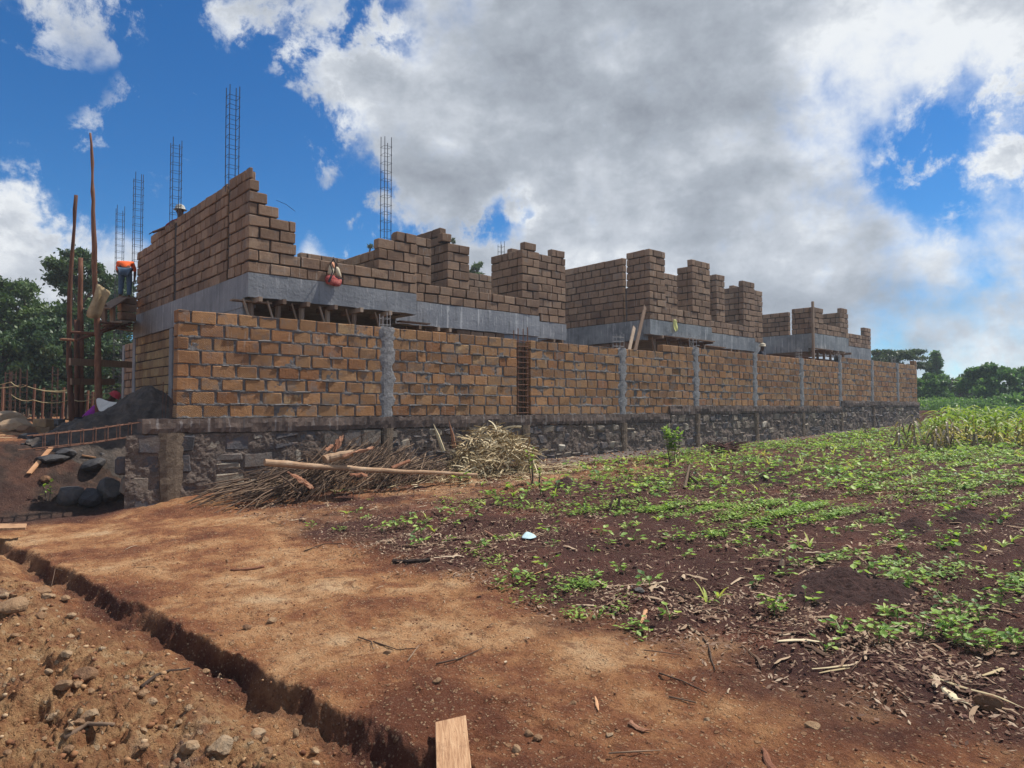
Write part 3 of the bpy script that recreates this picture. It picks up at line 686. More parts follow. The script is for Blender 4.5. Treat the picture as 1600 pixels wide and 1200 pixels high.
# --- house A (nearest)
XA = 4.81; Y1, Y2, Y3 = 12.7, 13.55, 14.35; ZA = EYE+2.5
A = house((8, 17, 1.1), 'nearest unfinished block house, with a tall stepped corner of bare blocks and grey slab edge')
e1, e2, e3 = fx(650, Y1), fx(843, Y2), fx(885, Y3)
slab(A, XA, e1, Y1, 0, ZA, .45); slab(A, e1-.0, e2, Y2, 0, ZA, .56, M_concs); slab(A, e2, e3, Y3, 0, ZA, .48, M_concs)
slab_y(A, XA-.0, Y1+.26, 20.95, ZA, .62)
for q in (((e1-.25, Y1+.26, ZA-.46), (e1-.003, Y2+.02, ZA-.004)), ((e2-.25, Y2+.26, ZA-.5), (e2-.003, Y3+.02, ZA-.004))): mb = MB(); mb.box(*q); part(mb, 'slab_edge', M_conc, A)
floor_slab(A, XA+.26, e1-.26, Y1+.26, 21, ZA-.25, ZA-.01); floor_slab(A, e1-.255, e2-.26, Y2+.26, 21, ZA-.25, ZA-.012); floor_slab(A, e2-.255, e3-.02, Y3+.26, 21, ZA-.25, ZA-.014)
# facade, bay one
ends = {3: 460, 4: 459, 5: 460, 6: 432, 7: 414, 8: 401, 9: 391}
cs = [[(XA, e1)], [(XA, e1)]]
for k in range(3, 10):
    r = [(XA, fx(ends[k], Y1))]
    if k <= 5: r.append((fx(590, Y1), e1))
    if k == 6: r.append((fx(619, Y1), e1))
    cs.append(r)
bwall(A, 'x', Y1, cs, ZA)
cs = [[(e1, e2)], [(e1, e2)]]
for k in range(3, 10):
    r = []
    if k <= 7: r += [(e1, fx(673, Y2)), (fx(699, Y2), fx(733, Y2))]
    if k == 8: r += [(fx(690, Y2), fx(705, Y2))]
    if k <= 8: r += [(fx(816, Y2), e2)]
    if k == 9: r += [(fx(820, Y2), fx(838, Y2))]
    cs.append(r)
bwall(A, 'x', Y2, cs, ZA)
cs = runs(9, e2-.3, fx(884, Y3)); cs.append([(fx(863, Y3), fx(883, Y3))]); bwall(A, 'x', Y3, cs, ZA)
# gable side, three panels between column slots
bwall(A, 'y', XA, [[(Y1+.205, 13.72)] for _ in range(9)], ZA, odd=1, L=.33)
bwall(A, 'y', XA+.05, [[(13.98, 17.32)] for _ in range(9)], ZA, L=.34)
cs = runs(8, 17.56, 20.9); cs.append([(17.56, 19.6)]); bwall(A, 'y', XA+.06, cs, ZA, L=.34)
mb = MB()
for y in (13.85, 17.44): mb = MB(); mb.box((XA+.085, y-.125, ZA), (XA+.24, y+.115, ZA+1.9), jit=.008); part(mb, 'column_stub', M_mort2, A)
# ground floor side
def rc_yellow(u, k, r): return r
mb = MB(); wallmesh(mb, 'y', XA+.03, .2, [[(17.6, 20.75)] for _ in range(12)], ZA-.62-12*.2215, .2215, .36, bev=.012, jit=.006, gap=.02, recess=.02)
mb2 = MB(); wallmesh(mb2, 'y', XA+.035, .2, [[(13.98, 17.35)] for _ in range(12)], ZA-.62-12*.2215, .2215, .36, bev=.012, gap=.02, recess=.02)
part(mb, 'block_wall', [M_blky, M_mort2], A); part(mb2, 'block_wall', [M_blk2, M_mort2], A)
mb = MB()
for y in (17.47, 20.87): mb = MB(); mb.box((XA+.01, y-.12, 1.0), (XA+.22, y+.12, ZA-.622), jit=.008); part(mb, 'concrete_column', M_conc, A)
mb = MB(); mb.box((XA+.012, Y1+.3, 1.0), (XA+.2, 13.96, ZA-.622), jit=.004); part(mb, 'concrete_column', M_conc, A)
bwall(A, 'y', XA+.35, runs(11, 21.1, 23.4), 1.1, L=.3); mb = MB(); mb.box((XA+.34, 23.42, 1), (XA+.55, 23.65, 3.5)); part(mb, 'concrete_column', M_conc, A)
# walls inside
bwall(A, 'x', 16.0, runs(6, fx(468, 16), fx(640, 16)), ZA)
bwall(A, 'y', fx(590, Y1), [[(Y1+.21, 15.98)] for _ in range(4)], ZA)
cs = [[(Y2+.21, 16.8)] for _ in range(8)]; cs.append([(Y2+.35, 16.8)]); bwall(A, 'y', fx(699, Y2)+.01, cs, ZA)
bwall(A, 'x', 17.0, runs(8, fx(725, 17), fx(800, 17)), ZA)
bwall(A, 'y', fx(816, Y2), [[(Y2+.21, 14.85)] for _ in range(8)], ZA)
# ground floor: back wall inside the dark veranda
bwall(A, 'x', 17.9, runs(11, XA+.3, e1+.6), 1.1); bwall(A, 'x', 18.2, runs(11, e1+.6, e3), 1.1); bwall(A, 'y', fx(716, Y2), [[(Y2+.3, 18.1)] for _ in range(11)], 1.1)
bwall(A, 'x', Y2+.04, runs(11, fx(716, Y2), fx(790, Y2)), ZA-.56-11*.22)
mb = MB(); mb.box((fx(790, Y2), Y2+.05, 1.1), (e2-.01, Y2+.2, ZA-.565)); part(mb, 'concrete_column', M_conc, A)
mb = MB(); mb.box((fx(876, Y3), Y3+.03, 1.1), (e3-.01, Y3+.23, ZA-.49)); part(mb, 'concrete_column', M_conc, A)
ztop = EYE+6.35
cage('rebar_cage', *xy(357.5, 13.62), ZA+1.8, ztop, .19, .19, .2, .0085, M_steel, A, .12)
cage('rebar_cage', *xy(269, 16.25), ZA+1.8, ztop-.1, .19, .19, .2, .0085, M_steel, A, .25)
cage('rebar_cage', *xy(210, 18.8), ZA+.02, ztop-.05, .2, .2, .2, .0085, M_steel, A, .2)
cage('rebar_cage', *xy(182, 22), 1.1, ztop, .2, .2, .2, .0085, M_steel, A, .15)
cage('rebar_cage', *xy(601, 16.3), ZA+.02, ztop, .18, .18, .2, .0085, M_steel, A, .12)
cage('rebar_cage', *xy(783, 27.4), ZA+.02, ztop+.1, .18, .18, .2, .009, M_steel, A, .2)
mb = MB(); p = P3(432, 313, 13.0); q = P3(461, 330, 13.4); mb.tube([p, (p+q)/2+Vector((0, 0, .03)), q], .005, 4); part(mb, 'tie_wire', M_steel, A)
# --- house B
XB = 17.3; B1, B2, B3 = 13.0, 13.88, 14.7; ZBB = EYE+2.73
B = house((22, 17, 1.3), 'middle unfinished block house, with slim block piers standing above a stained grey slab edge')
f1, f2, f3 = fx(1113, B1), fx(1181, B2), fx(1192, B3)
slab(B, XB, f1, B1, 0, ZBB, .46, M_concd); slab(B, f1, f2, B2, 0, ZBB, .52, M_concd); slab(B, f2, f3+.3, B3, 0, ZBB, .5, M_concd)
slab_y(B, XB, B1+.26, 21, ZBB, .62, M_concd)
floor_slab(B, XB+.26, f1-.01, B1+.26, 21, ZBB-.25, ZBB-.01); floor_slab(B, f1, f3, B3+.26, 21, ZBB-.25, ZBB-.014)
cs = [[(XB, f1)], [(XB, f1)]]
for k in range(3, 11): cs.append([(XB, fx(1041, B1)), (fx(1083, B1), fx(1111, B1))])
bwall(B, 'x', B1, cs, ZBB)
cs = [[(f1-.2, f2)], [(f1-.2, f2)]]
for k in range(3, 11): cs.append([(fx(1121, B2), fx(1134, B2)), (fx(1163, B2), f2)])
bwall(B, 'x', B2, cs, ZBB)
bwall(B, 'x', B3, runs(10, f2-.2, f3+.05), ZBB)
bwall(B, 'y', XB, [[(B1+.205, 13.9)] for _ in range(10)], ZBB, odd=1)
bwall(B, 'y', XB+.02, [[(14.08, 20.5)] for _ in range(9)], ZBB, ch=.2317)
mb = MB(); mb.box((XB+.12, 13.92, ZBB), (XB+.22, 14.06, ZBB+1.1), jit=.02); part(mb, 'column_stub', M_mort, B)
bwall(B, 'y', fx(1083, B1), [[(B1+.21, 13.6)] for _ in range(9)], ZBB)
bwall(B, 'x', 15.0, [[(fx(1040, 15), fx(1090, 15))] for _ in range(7)]+[[(fx(1040, 15), fx(1062, 15))]]*3, ZBB)
bwall(B, 'y', fx(1121, B2), [[(B2+.21, 14.3)] for _ in range(10)], ZBB)
bwall(B, 'y', fx(1163, B2), [[(B2+.21, 14.75)] for _ in range(9)], ZBB)
bwall(B, 'x', 15.8, runs(11, XB, f3), ZBB-.62-11*.22)
bwall(B, 'y', XB+.05, [[(13.9, 20)] for _ in range(11)], ZBB-.62-11*.22)
bwall(B, 'x', B2+.05, runs(11, fx(1150, B2), f2), ZBB-.52-11*.22)
# --- house C
XC = 28.4; C1, C2 = 13.0, 14.6; ZC = EYE+3.1
Cc = house((33, 16, 1.5), 'farthest unfinished block house, lowest and smallest, behind the far end of the boundary wall')
g1, g2 = fx(1327, C1), fx(1362, C2)
slab(Cc, XC, g1, C1, 0, ZC, .62, M_concd); slab(Cc, g1, g2, C2, 0, ZC, .62, M_concd); slab_y(Cc, XC, C1+.26, 21, ZC, .75, M_concd)
floor_slab(Cc, XC+.26, g1-.01, C1+.26, 21, ZC-.25, ZC-.01); floor_slab(Cc, g1, g2, C2+.26, 21, ZC-.25, ZC-.014)
cs = [[(XC, g1)], [(XC, g1)]]+[[(XC, fx(1288, C1)), (fx(1314, C1), g1)]]*3+[[(fx(1317, C1), fx(1326, C1))]]
bwall(Cc, 'x', C1, cs, ZC)
bwall(Cc, 'x', C2, runs(3, g1, g2)+[[(fx(1352, C2), g2)]]*2, ZC)
bwall(Cc, 'y', XC, [[(C1+.205, 13.95)] for _ in range(5)], ZC, odd=1)
bwall(Cc, 'y', XC+.02, [[(14.1, 20.5)] for _ in range(5)], ZC, ch=.2)
bwall(Cc, 'y', fx(1314, C1), [[(C1+.21, 14.3)] for _ in range(5)], ZC)
bwall(Cc, 'x', 15.6, runs(11, XC, g2), ZC-.62-11*.22)

# ------------------------------------------------------------------ timber props under the slab edges
ordn = ['first', 'second', 'third', 'fourth', 'fifth', 'sixth', 'seventh', 'eighth', 'ninth', 'tenth']
def prop(px, Y, ztop_, zb, label, grp, tilt=0):
    X = fx(px, Y); o = empty('timber_prop', (X, Y, zb), label, 'prop', grp)
    H = ztop_-zb
    mb = MB(); mb.tube([(random.uniform(-.03, .03), 0, 0), (0, 0, H*.5), (tilt, 0, H-.07)], [.06, .06, .055], 7); mb.build('post', M_wood, o)
    mb = MB(); mb.beam((0, -.36, H-.05), (0, .45, H-.05), .07, .09); mb.build('head_board', M_wood, o)
    for s_ in (-1, 1):
        mb = MB(); mb.beam((s_*.02, .06*s_-.02, H-.62), (s_*.22, .02*s_-.06, H-.03), .045, .03); mb.build('brace', M_wood, o)
        return o
for i, px in enumerate((394, 431, 468, 511, 551, 596)):
    prop(px, Y1+.17, ZA-.454, 1.1, '%s timber prop from the left under the near slab edge of the nearest house' % ordn[i], 'timber props under the nearest slab edge', random.uniform(-.05, .05))
for i, px in enumerate((643, 672, 690)):
    prop(px, Y2+.32, ZA-.564, 1.1, '%s timber prop from the left under the recessed slab edge of the nearest house' % ordn[i], 'timber props under the recessed slab edge')
for i, px in enumerate((1022, 1044, 1062, 1078, 1100, 1130, 1142)):
    prop(px, (B1 if px < 1113 else B2)+.3, ZBB-(.464 if px < 1113 else .524), 1.3, '%s timber prop from the left under the middle house' % ordn[i], 'timber props under the middle house')
for i, px in enumerate((1278, 1288, 1298, 1308, 1318)):
    prop(px, C1+.3, ZC-.624, 1.5, '%s timber prop from the left under the farthest house' % ordn[i], 'timber props under the farthest house')
for i, px in enumerate((853, 866)):
    prop(px, Y3+.3, ZA-.484, 1.2, '%s timber prop at the right end of the nearest house' % ('left' if i == 0 else 'right'), 'timber props at the right end of the nearest house')
def shutter(px0, px1, Y, z, label):
    mb = MB(); x0, x1 = fx(px0, Y), fx(px1, Y); mb.box((0, 0, 0), (x1-x0, .16, .03), jit=.004)
    o = mb.build('shutter_board', M_wood); o.location = (x0, Y, z); tag(o, label, 'board', 'loose shutter boards under the slabs')
shutter(362, 424, Y1+.08, ZA-.5-.035, 'rough shutter board under the left corner of the nearest slab')
shutter(625, 672, Y2-.35, ZA-.5-.065, 'shutter board jutting out where the near slab edge steps back')
shutter(1040, 1118, B1-.1, ZBB-.46-.035, 'long shutter board under the front of the middle slab')
shutter(1100, 1135, B2-.5, ZBB-.52-.06, 'shutter board jutting out at the step of the middle slab')
shutter(1275, 1300, C1-.1, ZC-.62-.035, 'shutter board under the corner of the farthest slab')
# boards leaning on the boundary wall in front of the middle house
def lean(pa, pb, w_, t_, label, m=M_wood, name='leaning_board'):
    mb = MB(); p, q = Vector(pa), Vector(pb); mb.beam((0, 0, 0), q-p, w_, t_, Vector((0, 1, 0))); o = mb.build(name, m); o.location = p
    return tag(o, label, 'board', 'boards leaning before the middle house')
Zl = 12.25
def onY(px, py, Y):
    d = pray(px, py); k = Y/d.y; return Vector((d.x*k, Y, EYE+d.z*k))
lean(onY(990, 558, 12.15), onY(1008, 479, 12.9), .13, .03, 'longer grey board leaning against the corner of the middle house')
lean(onY(981, 556, 12.15), onY(991, 511, 12.5), .12, .03, 'shorter brown board standing behind the boundary wall by the middle house')
mb = MB(); pb_ = onY(1270, 560, C1-.05); mb.beam((0, 0, -1), (0, 0, 2.35), .1, .08, Vector((0, 1, 0))); o = mb.build('timber_post', M_wood); o.location = (pb_.x, C1-.08, pb_.z)
tag(o, 'tall straight timber post at the corner of the farthest house', 'post')

# ------------------------------------------------------------------ scaffold by the left side of the nearest house
SZ = 16.2
sc0 = P3(130, 660, SZ)
scf = empty('timber_scaffold', (sc0.x, sc0.y, 1.0), 'rough pole scaffold with a small working platform beside the nearest house', 'scaffold')
def pole(pts, r0, r1, mbm=M_pole, name='pole'):
    mb = MB(); pp = []
    for a, b in zip(pts[:-1], pts[1:]):
        for t in (0, .25, .5, .75): pp.append(a.lerp(b, t)+Vector((random.uniform(-.012, .012), random.uniform(-.012, .012), 0)))
    pp.append(pts[-1]); n = len(pp)
    mb.tube(pp, [r0+(r1-r0)*i/(n-1)+random.uniform(-.007, .007) for i in range(n)], 9); W2(mb.build(name, mbm, scf, smooth=True), scf)
pole([P3(114, 672, SZ), P3(109, 600, SZ), P3(107, 540, SZ), P3(112, 400, SZ), P3(119, 305, SZ)], .07, .035)
pole([P3(128, 670, SZ+1.3), P3(126, 540, SZ+1.3), P3(126, 403, SZ+1.3)], .075, .06)
pole([P3(155, 650, SZ-.6), P3(153, 530, SZ-.6), P3(149, 440, SZ-.6), P3(146, 330, SZ-.6), P3(145, 270, SZ-.6), P3(141, 208, SZ-.6)], .08, .022)
pole([P3(120, 668, SZ+1.2), P3(120, 500, SZ+1.2)], .06, .06)
mb = MB(); mb.beam(P3(109, 565, SZ-.1), P3(205, 570, 18.6), .05, .17, col=(.6, .5, .5)); W2(mb.build('ledger_board', M_wood, scf), scf)
mb = MB(); mb.beam(P3(111, 596, SZ-.1), P3(178, 597, 18.0), .05, .15, col=(.3, .5, .5)); W2(mb.build('ledger_board', M_wood, scf), scf)
mb = MB(); mb.tube([P3(94, 530, SZ-.1), P3(116, 531.5, SZ-.1)], .03, 6); mb.tube([P3(112, 519, SZ), P3(160, 522, SZ)], .035, 6); mb.tube([P3(120, 532, SZ), P3(178, 508, 17)], .035, 6); mb.tube([P3(130, 528, SZ+.2), P3(205, 505, 18)], .035, 6); mb.tube([P3(150, 503, 15.6), P3(183, 506, 17)], .03, 6)
W2(mb.build('putlog', M_pole, scf), scf)
mb = MB()
a_ = P3(158, 508, 16.2); 
for i in range(5):
    p = P3(182-5*i, 503+1.5*i, 16.6+.1*i); q = P3(206, 501+4*i, 18.7+.25*i); mb.beam(p, q, .22, .03)
W2(mb.build('platform_deck', M_wood, scf), scf)
mb = MB(); p = P3(165, 482, 16.3); q = P3(190, 466, 17.3); r_ = P3(207, 465, 18.6)
for dy in (0, .25, .5): mb.beam(p+Vector((0, dy, 0)), q+Vector((0, dy, 0)), .24, .035); mb.beam(q+Vector((0, dy, 0)), r_+Vector((0, dy, 0)), .24, .035)
W2(mb.build('platform_deck', M_wood, scf), scf)
for px, t in ((163, 16.4), (176, 17.0)): mb = MB(); mb.beam(P3(px, 505, t), P3(px, 476, t), .09, .09); W2(mb.build('upright', M_wood, scf), scf)
# blocks stacked on the platform
nb = 0
for (px, py, Z, lab) in ((198, 499, 17.8, 'lowest'), (198, 486, 17.8, 'middle'), (199, 474, 17.8, 'topmost')):
    c = P3(px, py, Z); mb = MB(); mb.box((-.2, -.1, 0), (.2, .1, .19), bev=.014, jit=.006); o = mb.build('building_block', M_blk2); o.location = c-Vector((0, 0, .02)); o.rotation_euler = (0, 0, .3)
    tag(o, '%s brown block stacked on the scaffold platform' % lab, 'block', 'blocks on the scaffold platform')
# burlap sack on the tall pole
def cloth(name, rows, m, label, cat, thick=.01, grp=None, sub=2, jit=.015):
    """rows: list of rows of 3D points"""
    mb = MB(); nc = len(rows[0]); c0 = sum((Vector(p) for r in rows for p in r), Vector())/(len(rows)*nc)
    vs = [Vector(p)-c0+Vector((random.uniform(-jit, jit), random.uniform(-jit, jit), random.uniform(-jit, jit))) for r in rows for p in r]
    fs = [(r*nc+c, r*nc+c+1, (r+1)*nc+c+1, (r+1)*nc+c) for r in range(len(rows)-1) for c in range(nc-1)]
    mb.add(vs, fs); o = mb.build(name, m, smooth=True); o.location = c0
    md = o.modifiers.new('s', 'SUBSURF'); md.levels = md.render_levels = sub
    md = o.modifiers.new('t', 'SOLIDIFY'); md.thickness = thick
    return tag(o, label, cat, grp)
bz = 15.45
cloth('burlap_sack', [[P3(152, 441, bz), P3(155, 443, bz), P3(165, 449, bz+.1), P3(176, 457, bz)],
                      [P3(147, 462, bz), P3(155, 460, bz-.12), P3(163, 463, bz+.12), P3(172, 462, bz)],
                      [P3(140, 482, bz), P3(148, 480, bz-.14), P3(156, 480, bz+.1), P3(163, 478, bz)],
                      [P3(133, 493, bz), P3(141, 497, bz-.1), P3(151, 499, bz+.08), P3(160, 494, bz)]], M_burlap, 'torn brown burlap sack hanging on the tallest scaffold pole', 'sack', sub=1, jit=.03)

# ------------------------------------------------------------------ people
def skin(name, joints, edges, m, parent, sub=2):
    me = bpy.data.meshes.new(name); me.from_pydata([j[0] for j in joints], edges, [])
    o = link(name, me, parent, [m]); md = o.modifiers.new('skin', 'SKIN'); md.use_smooth_shade = True
    for i, j in enumerate(joints):
        r = j[1]; me.skin_vertices[0].data[i].radius = (r, r) if not isinstance(r, tuple) else r
    me.skin_vertices[0].data[0].use_root = True
    s_ = o.modifiers.new('sub', 'SUBSURF'); s_.levels = s_.render_levels = sub
    return o
def person(loc, rz, label, J, shirt, trouser, hat=None, hatm=None, grp=None):
    """J: joints of the body in local metres"""
    o = empty('person', loc, label, 'person', grp, rz)
    names = ['pelvis', 'waist', 'chest', 'neck', 'head', 'crown', 'ls', 'le', 'lw', 'lh', 'rs', 're', 'rw', 'rh', 'lhip', 'lk', 'la', 'lt', 'rhip', 'rk', 'ra', 'rt']
    rad = dict(pelvis=.13, waist=.12, chest=.14, neck=.055, head=.088, crown=.07, ls=.06, le=.042, lw=.03, lh=.035, rs=.06, re=.042, rw=.03, rh=.035, lhip=.085, lk=.06, la=.04, lt=.035, rhip=.085, rk=.06, ra=.04, rt=.035)
    E = [('pelvis', 'waist'), ('waist', 'chest'), ('chest', 'neck'), ('neck', 'head'), ('head', 'crown'), ('chest', 'ls'), ('ls', 'le'), ('le', 'lw'), ('lw', 'lh'), ('chest', 'rs'), ('rs', 're'), ('re', 'rw'), ('rw', 'rh'),
         ('pelvis', 'lhip'), ('lhip', 'lk'), ('lk', 'la'), ('la', 'lt'), ('pelvis', 'rhip'), ('rhip', 'rk'), ('rk', 'ra'), ('ra', 'rt')]
    def sub(nm, lst, m, g=0):
        ii = {n: i for i, n in enumerate(lst)}
        return skin(nm, [(J[n], rad[n]+g-(.03 if nm == 'shirt' and n == 'pelvis' else 0)) for n in lst], [(ii[a], ii[b]) for a, b in E if a in ii and b in ii], m, o)
    body = sub('body', names, M_skin)
    sub('shirt', ['pelvis', 'waist', 'chest', 'ls', 'le', 'rs', 're'], shirt, .022)
    sub('trousers', ['pelvis', 'lhip', 'lk', 'la', 'rhip', 'rk', 'ra'], trouser, .024)
    for sgn in (-1, 1):       # fingers
        hnd = Vector(J['lh' if sgn < 0 else 'rh']); wr = Vector(J['lw' if sgn < 0 else 'rw']); d = (hnd-wr).normalized(); sd_ = d.cross(Vector((0, 0, 1))); sd_ = sd_.normalized() if sd_.length > .1 else Vector((1, 0, 0))
        mb = MB()
        for k in range(5):
            off = sd_*(k-2)*.018; L_ = (.05, .075, .082, .075, .06)[k]
            b0 = hnd+off; mb.tube([b0, b0+d*L_*.5+sd_*(k-2)*.003, b0+d*L_+Vector((0, 0, -.015))], [.009, .008, .006], 5)
        mb.build('fingers', M_skin, o, smooth=True)
    if hat:
        mb = MB(); hc = Vector(J['head']).lerp(Vector(J['crown']), .6); ax = (Vector(J['crown'])-Vector(J['head'])).normalized(); a = ax.orthogonal().normalized(); b = ax.cross(a)
        prof = [(.16 if hat == 'brim' else .135, -.01), (.118, .0), (.115, .05), (.09, .10), (.045, .125), (.004, .13)]; n = 14; vs = []; fs = []
        for r, h in prof:
            for k in range(n): t = 2*math.pi*k/n; vs.append(hc+ax*h+(a*math.cos(t)+b*math.sin(t))*r)
        for i in range(len(prof)-1):
            for k in range(n): fs.append((i*n+k, i*n+(k+1) % n, (i+1)*n+(k+1) % n, (i+1)*n+k))
        mb.add(vs, fs); mb.build('hat', hatm, o, smooth=True)
    else:
        hc = Vector(J['crown']); mb = MB(); ico(mb, hc+Vector((0, .0, .0)), .085, 0, 1.0); mb.build('hair', M_black, o, smooth=True)
    # face: nose, ears
    mb = MB(); hd = Vector(J['head']); fw = Vector((0, -1, 0)); mb.tube([hd+fw*.085, hd+fw*.118+Vector((0, 0, -.02))], [.012, .016], 6)
    for sgn in (-1, 1): mb.tube([hd+Vector((sgn*.085, 0, 0)), hd+Vector((sgn*.105, .01, .01))], [.02, .014], 6)
    mb.build('face', M_skin, o, smooth=True)
    return o
def ico(mb, c, r, jit, flat_=1.0, col=None, rot=None, scale=(1, 1, 1), levels=1):
    V, Fc = ICO[levels]
    vs = []
    for v in V:
        q = Vector((v[0]*scale[0], v[1]*scale[1], v[2]*scale[2]*flat_))*r*(1+random.uniform(-jit, jit))
        if rot: q = rot @ q
        vs.append(q+Vector(c))
    mb.add(vs, Fc, col or (random.random(), random.random(), random.random()))
def _ico():
    import bmesh
    out = {}
    for l in (1, 2, 3):
        bm = bmesh.new(); bmesh.ops.create_icosphere(bm, subdivisions=l, radius=1); out[l] = ([tuple(v.co) for v in bm.verts], [tuple(v.index for v in f.verts) for f in bm.faces]); bm.free()
    return out
ICO = _ico()
# worker bending forward on the scaffold platform, seen from behind
J1 = dict(pelvis=(0, 0, .86), waist=(.03, -.10, 1.02), chest=(.06, -.30, 1.16), neck=(.07, -.43, 1.18), head=(.08, -.54, 1.15), crown=(.08, -.63, 1.13),
          ls=(-.13, -.33, 1.15), le=(-.2, -.44, .90), lw=(-.16, -.58, .72), lh=(-.15, -.62, .64), rs=(.24, -.33, 1.15), re=(.3, -.46, .92), rw=(.26, -.60, .74), rh=(.26, -.64, .66),
          lhip=(-.1, 0, .82), lk=(-.11, -.05, .45), la=(-.12, .03, .08), lt=(-.12, -.13, .04), rhip=(.1, 0, .82), rk=(.11, -.04, .45), ra=(.12, .04, .08), rt=(.12, -.12, .04))
f = P3(195, 466, 17.8)
pw_ = person((f.x, f.y, f.z+.0), 2.75, 'person in blue trousers and orange shirt bending over on the scaffold platform', J1, M_orange, M_blue); pw_.scale = (.84, .84, .84)
J2 = dict(pelvis=(0, .1, .9), waist=(0, .05, 1.08), chest=(0, -.04, 1.34), neck=(0, -.08, 1.49), head=(0, -.11, 1.60), crown=(0, -.11, 1.70),
          ls=(-.2, -.06, 1.38), le=(-.36, -.2, 1.22), lw=(-.5, -.36, 1.10), lh=(-.55, -.42, 1.06), rs=(.2, -.06, 1.38), re=(.3, -.25, 1.2), rw=(.25, -.42, 1.13), rh=(.22, -.48, 1.12),
          lhip=(-.1, .1, .86), lk=(-.11, .08, .47), la=(-.11, .12, .08), lt=(-.11, -.02, .04), rhip=(.1, .1, .86), rk=(.11, .08, .47), ra=(.11, .12, .08), rt=(.11, -.02, .04))
hd = P3(259, 328, 16.7)
person((XA+.42, hd.y, hd.z-1.60), -math.pi/2+.5, 'person in a dark red top and pale hat reaching over the nearest house wall', J2, M_red, M_navy, 'brim', M_pale)
hd = P3(1187, 541, 27.5)
person((hd.x, hd.y, hd.z-1.66), .5, 'person in a cream hat looking over the boundary wall between middle and farthest houses', J2, M_navy, M_navy, 'brim', M_cream)
J3 = dict(J2); 
for k_ in ('pelvis', 'waist', 'chest', 'neck', 'head', 'crown', 'ls', 'le', 'lw', 'lh', 'rs', 're', 'rw', 'rh'):
    x_, y_, z_ = J2[k_]; J3[k_] = (x_, y_-(z_-.9)*.55, z_*.78-.12)
J3['lk'] = (-.14, -.22, .42); J3['rk'] = (.14, -.2, .42); J3['lhip'] = (-.1, .08, .56); J3['rhip'] = (.1, .08, .56)
hd = P3(161, 627, 15.9)
person((hd.x-.28, hd.y+.05, hd.z-1.06), 1.1, 'person in purple with a red cap stooping behind the white sacking by the sand', J3, M_purple, M_navy, 'cap', M_pink)

# ------------------------------------------------------------------ hanging bag and small plastic things
bag = empty('hanging_bag', onY(520, 440, Y1-.06), 'faded red and cream bag hanging on the wall of the nearest house', 'bag')
def pillow(rows, m, name, depth=.09, org=None):
    mb = MB(); n = len(rows[0]); vs = []; fs = []
    R_ = len(rows)
    for side in (0, 1):
        for i, r in enumerate(rows):
            for j, (px, py) in enumerate(r):
                e = min(i, R_-1-i)/max(1, (R_-1)/2)*min(j, n-1-j)/max(1, (n-1)/2); e = min(1, e*1.6)
                vs.append(onY(px, py, Y1-.03-(depth*e+.02 if side == 0 else 0))-bag.location+Vector((random.uniform(-.006, .006), 0, random.uniform(-.006, .006))))
    N = R_*n
    for i in range(R_-1):
        for j in range(n-1): q = i*n+j; fs.append((q, q+n, q+n+1, q+1)); fs.append((N+q, N+q+1, N+q+n+1, N+q+n))
    for i in range(R_-1):
        q = i*n; fs.append((q, N+q, N+q+n, q+n)); q = i*n+n-1; fs.append((q, q+n, N+q+n, N+q))
    for j in range(n-1): fs.append((j, j+1, N+j+1, N+j)); q = (R_-1)*n+j; fs.append((q, N+q, N+q+1, q+1))
    mb.add(vs, fs); o = mb.build(name, m, bag, smooth=True); md = o.modifiers.new('s', 'SUBSURF'); md.levels = md.render_levels = 1; return o
pillow([[(508, 431), (516, 427), (526, 431), (534, 434)], [(507, 438), (516, 436), (525, 438), (535, 440)], [(509, 443), (517, 443), (525, 446), (533, 446)], [(512, 444), (518, 446), (525, 448), (531, 448)]], M_redbag, 'bag_body')
pillow([[(515, 411), (519, 411), (522, 412)], [(513, 420), (518, 421), (523, 422)], [(511, 428), (516, 430), (521, 431)]], M_cream, 'flap', .05)
pillow([[(524, 417), (528, 416), (531, 420)], [(524, 424), (529, 424), (533, 430)], [(525, 431), (530, 433), (534, 435)]], M_cream, 'side_pocket', .06)
pillow([[(515, 410), (519, 408), (523, 411)], [(519, 415), (521, 416), (523, 416)], [(520, 418), (521.5, 419), (523, 419)]], M_peach, 'cloth_piece', .08)
mb = MB()
for pts in ([(521, 405), (516, 413), (520, 424), (513, 440)], [(521, 405), (525, 412), (523, 424), (518, 433), (514, 441)], [(524, 432), (529, 435), (536, 436)]):
    mb.tube([onY(a, b, Y1-.15)-bag.location for a, b in pts], .012, 5)
mb.tube([onY(521, 405, Y1-.15)-bag.location, onY(521, 402, Y1+.1)-bag.location], .012, 5)
mb.build('strap', M_black, bag)
def rag(px, py, Y, w_, h_, m, label, name, cat):
    c = onY(px, py, Y); rows = []
    for i in range(4): rows.append([c+Vector(((j-1.5)*w_/3*(1-.3*math.cos(i*2)), random.uniform(-.06, .02), (1.5-i)*h_/3)) for j in range(4)])
    return cloth(name, rows, m, label, cat, .006, jit=.02)
rag(1055, 509, B1-.06, .20, .38, M_yellow, 'small yellow plastic bag stuck on the slab edge of the middle house', 'plastic_bag', 'bag')
rag(1232, 564, 12.5, .22, .28, M_white, 'white plastic bag caught on bent steel before the farthest house', 'plastic_bag', 'bag')

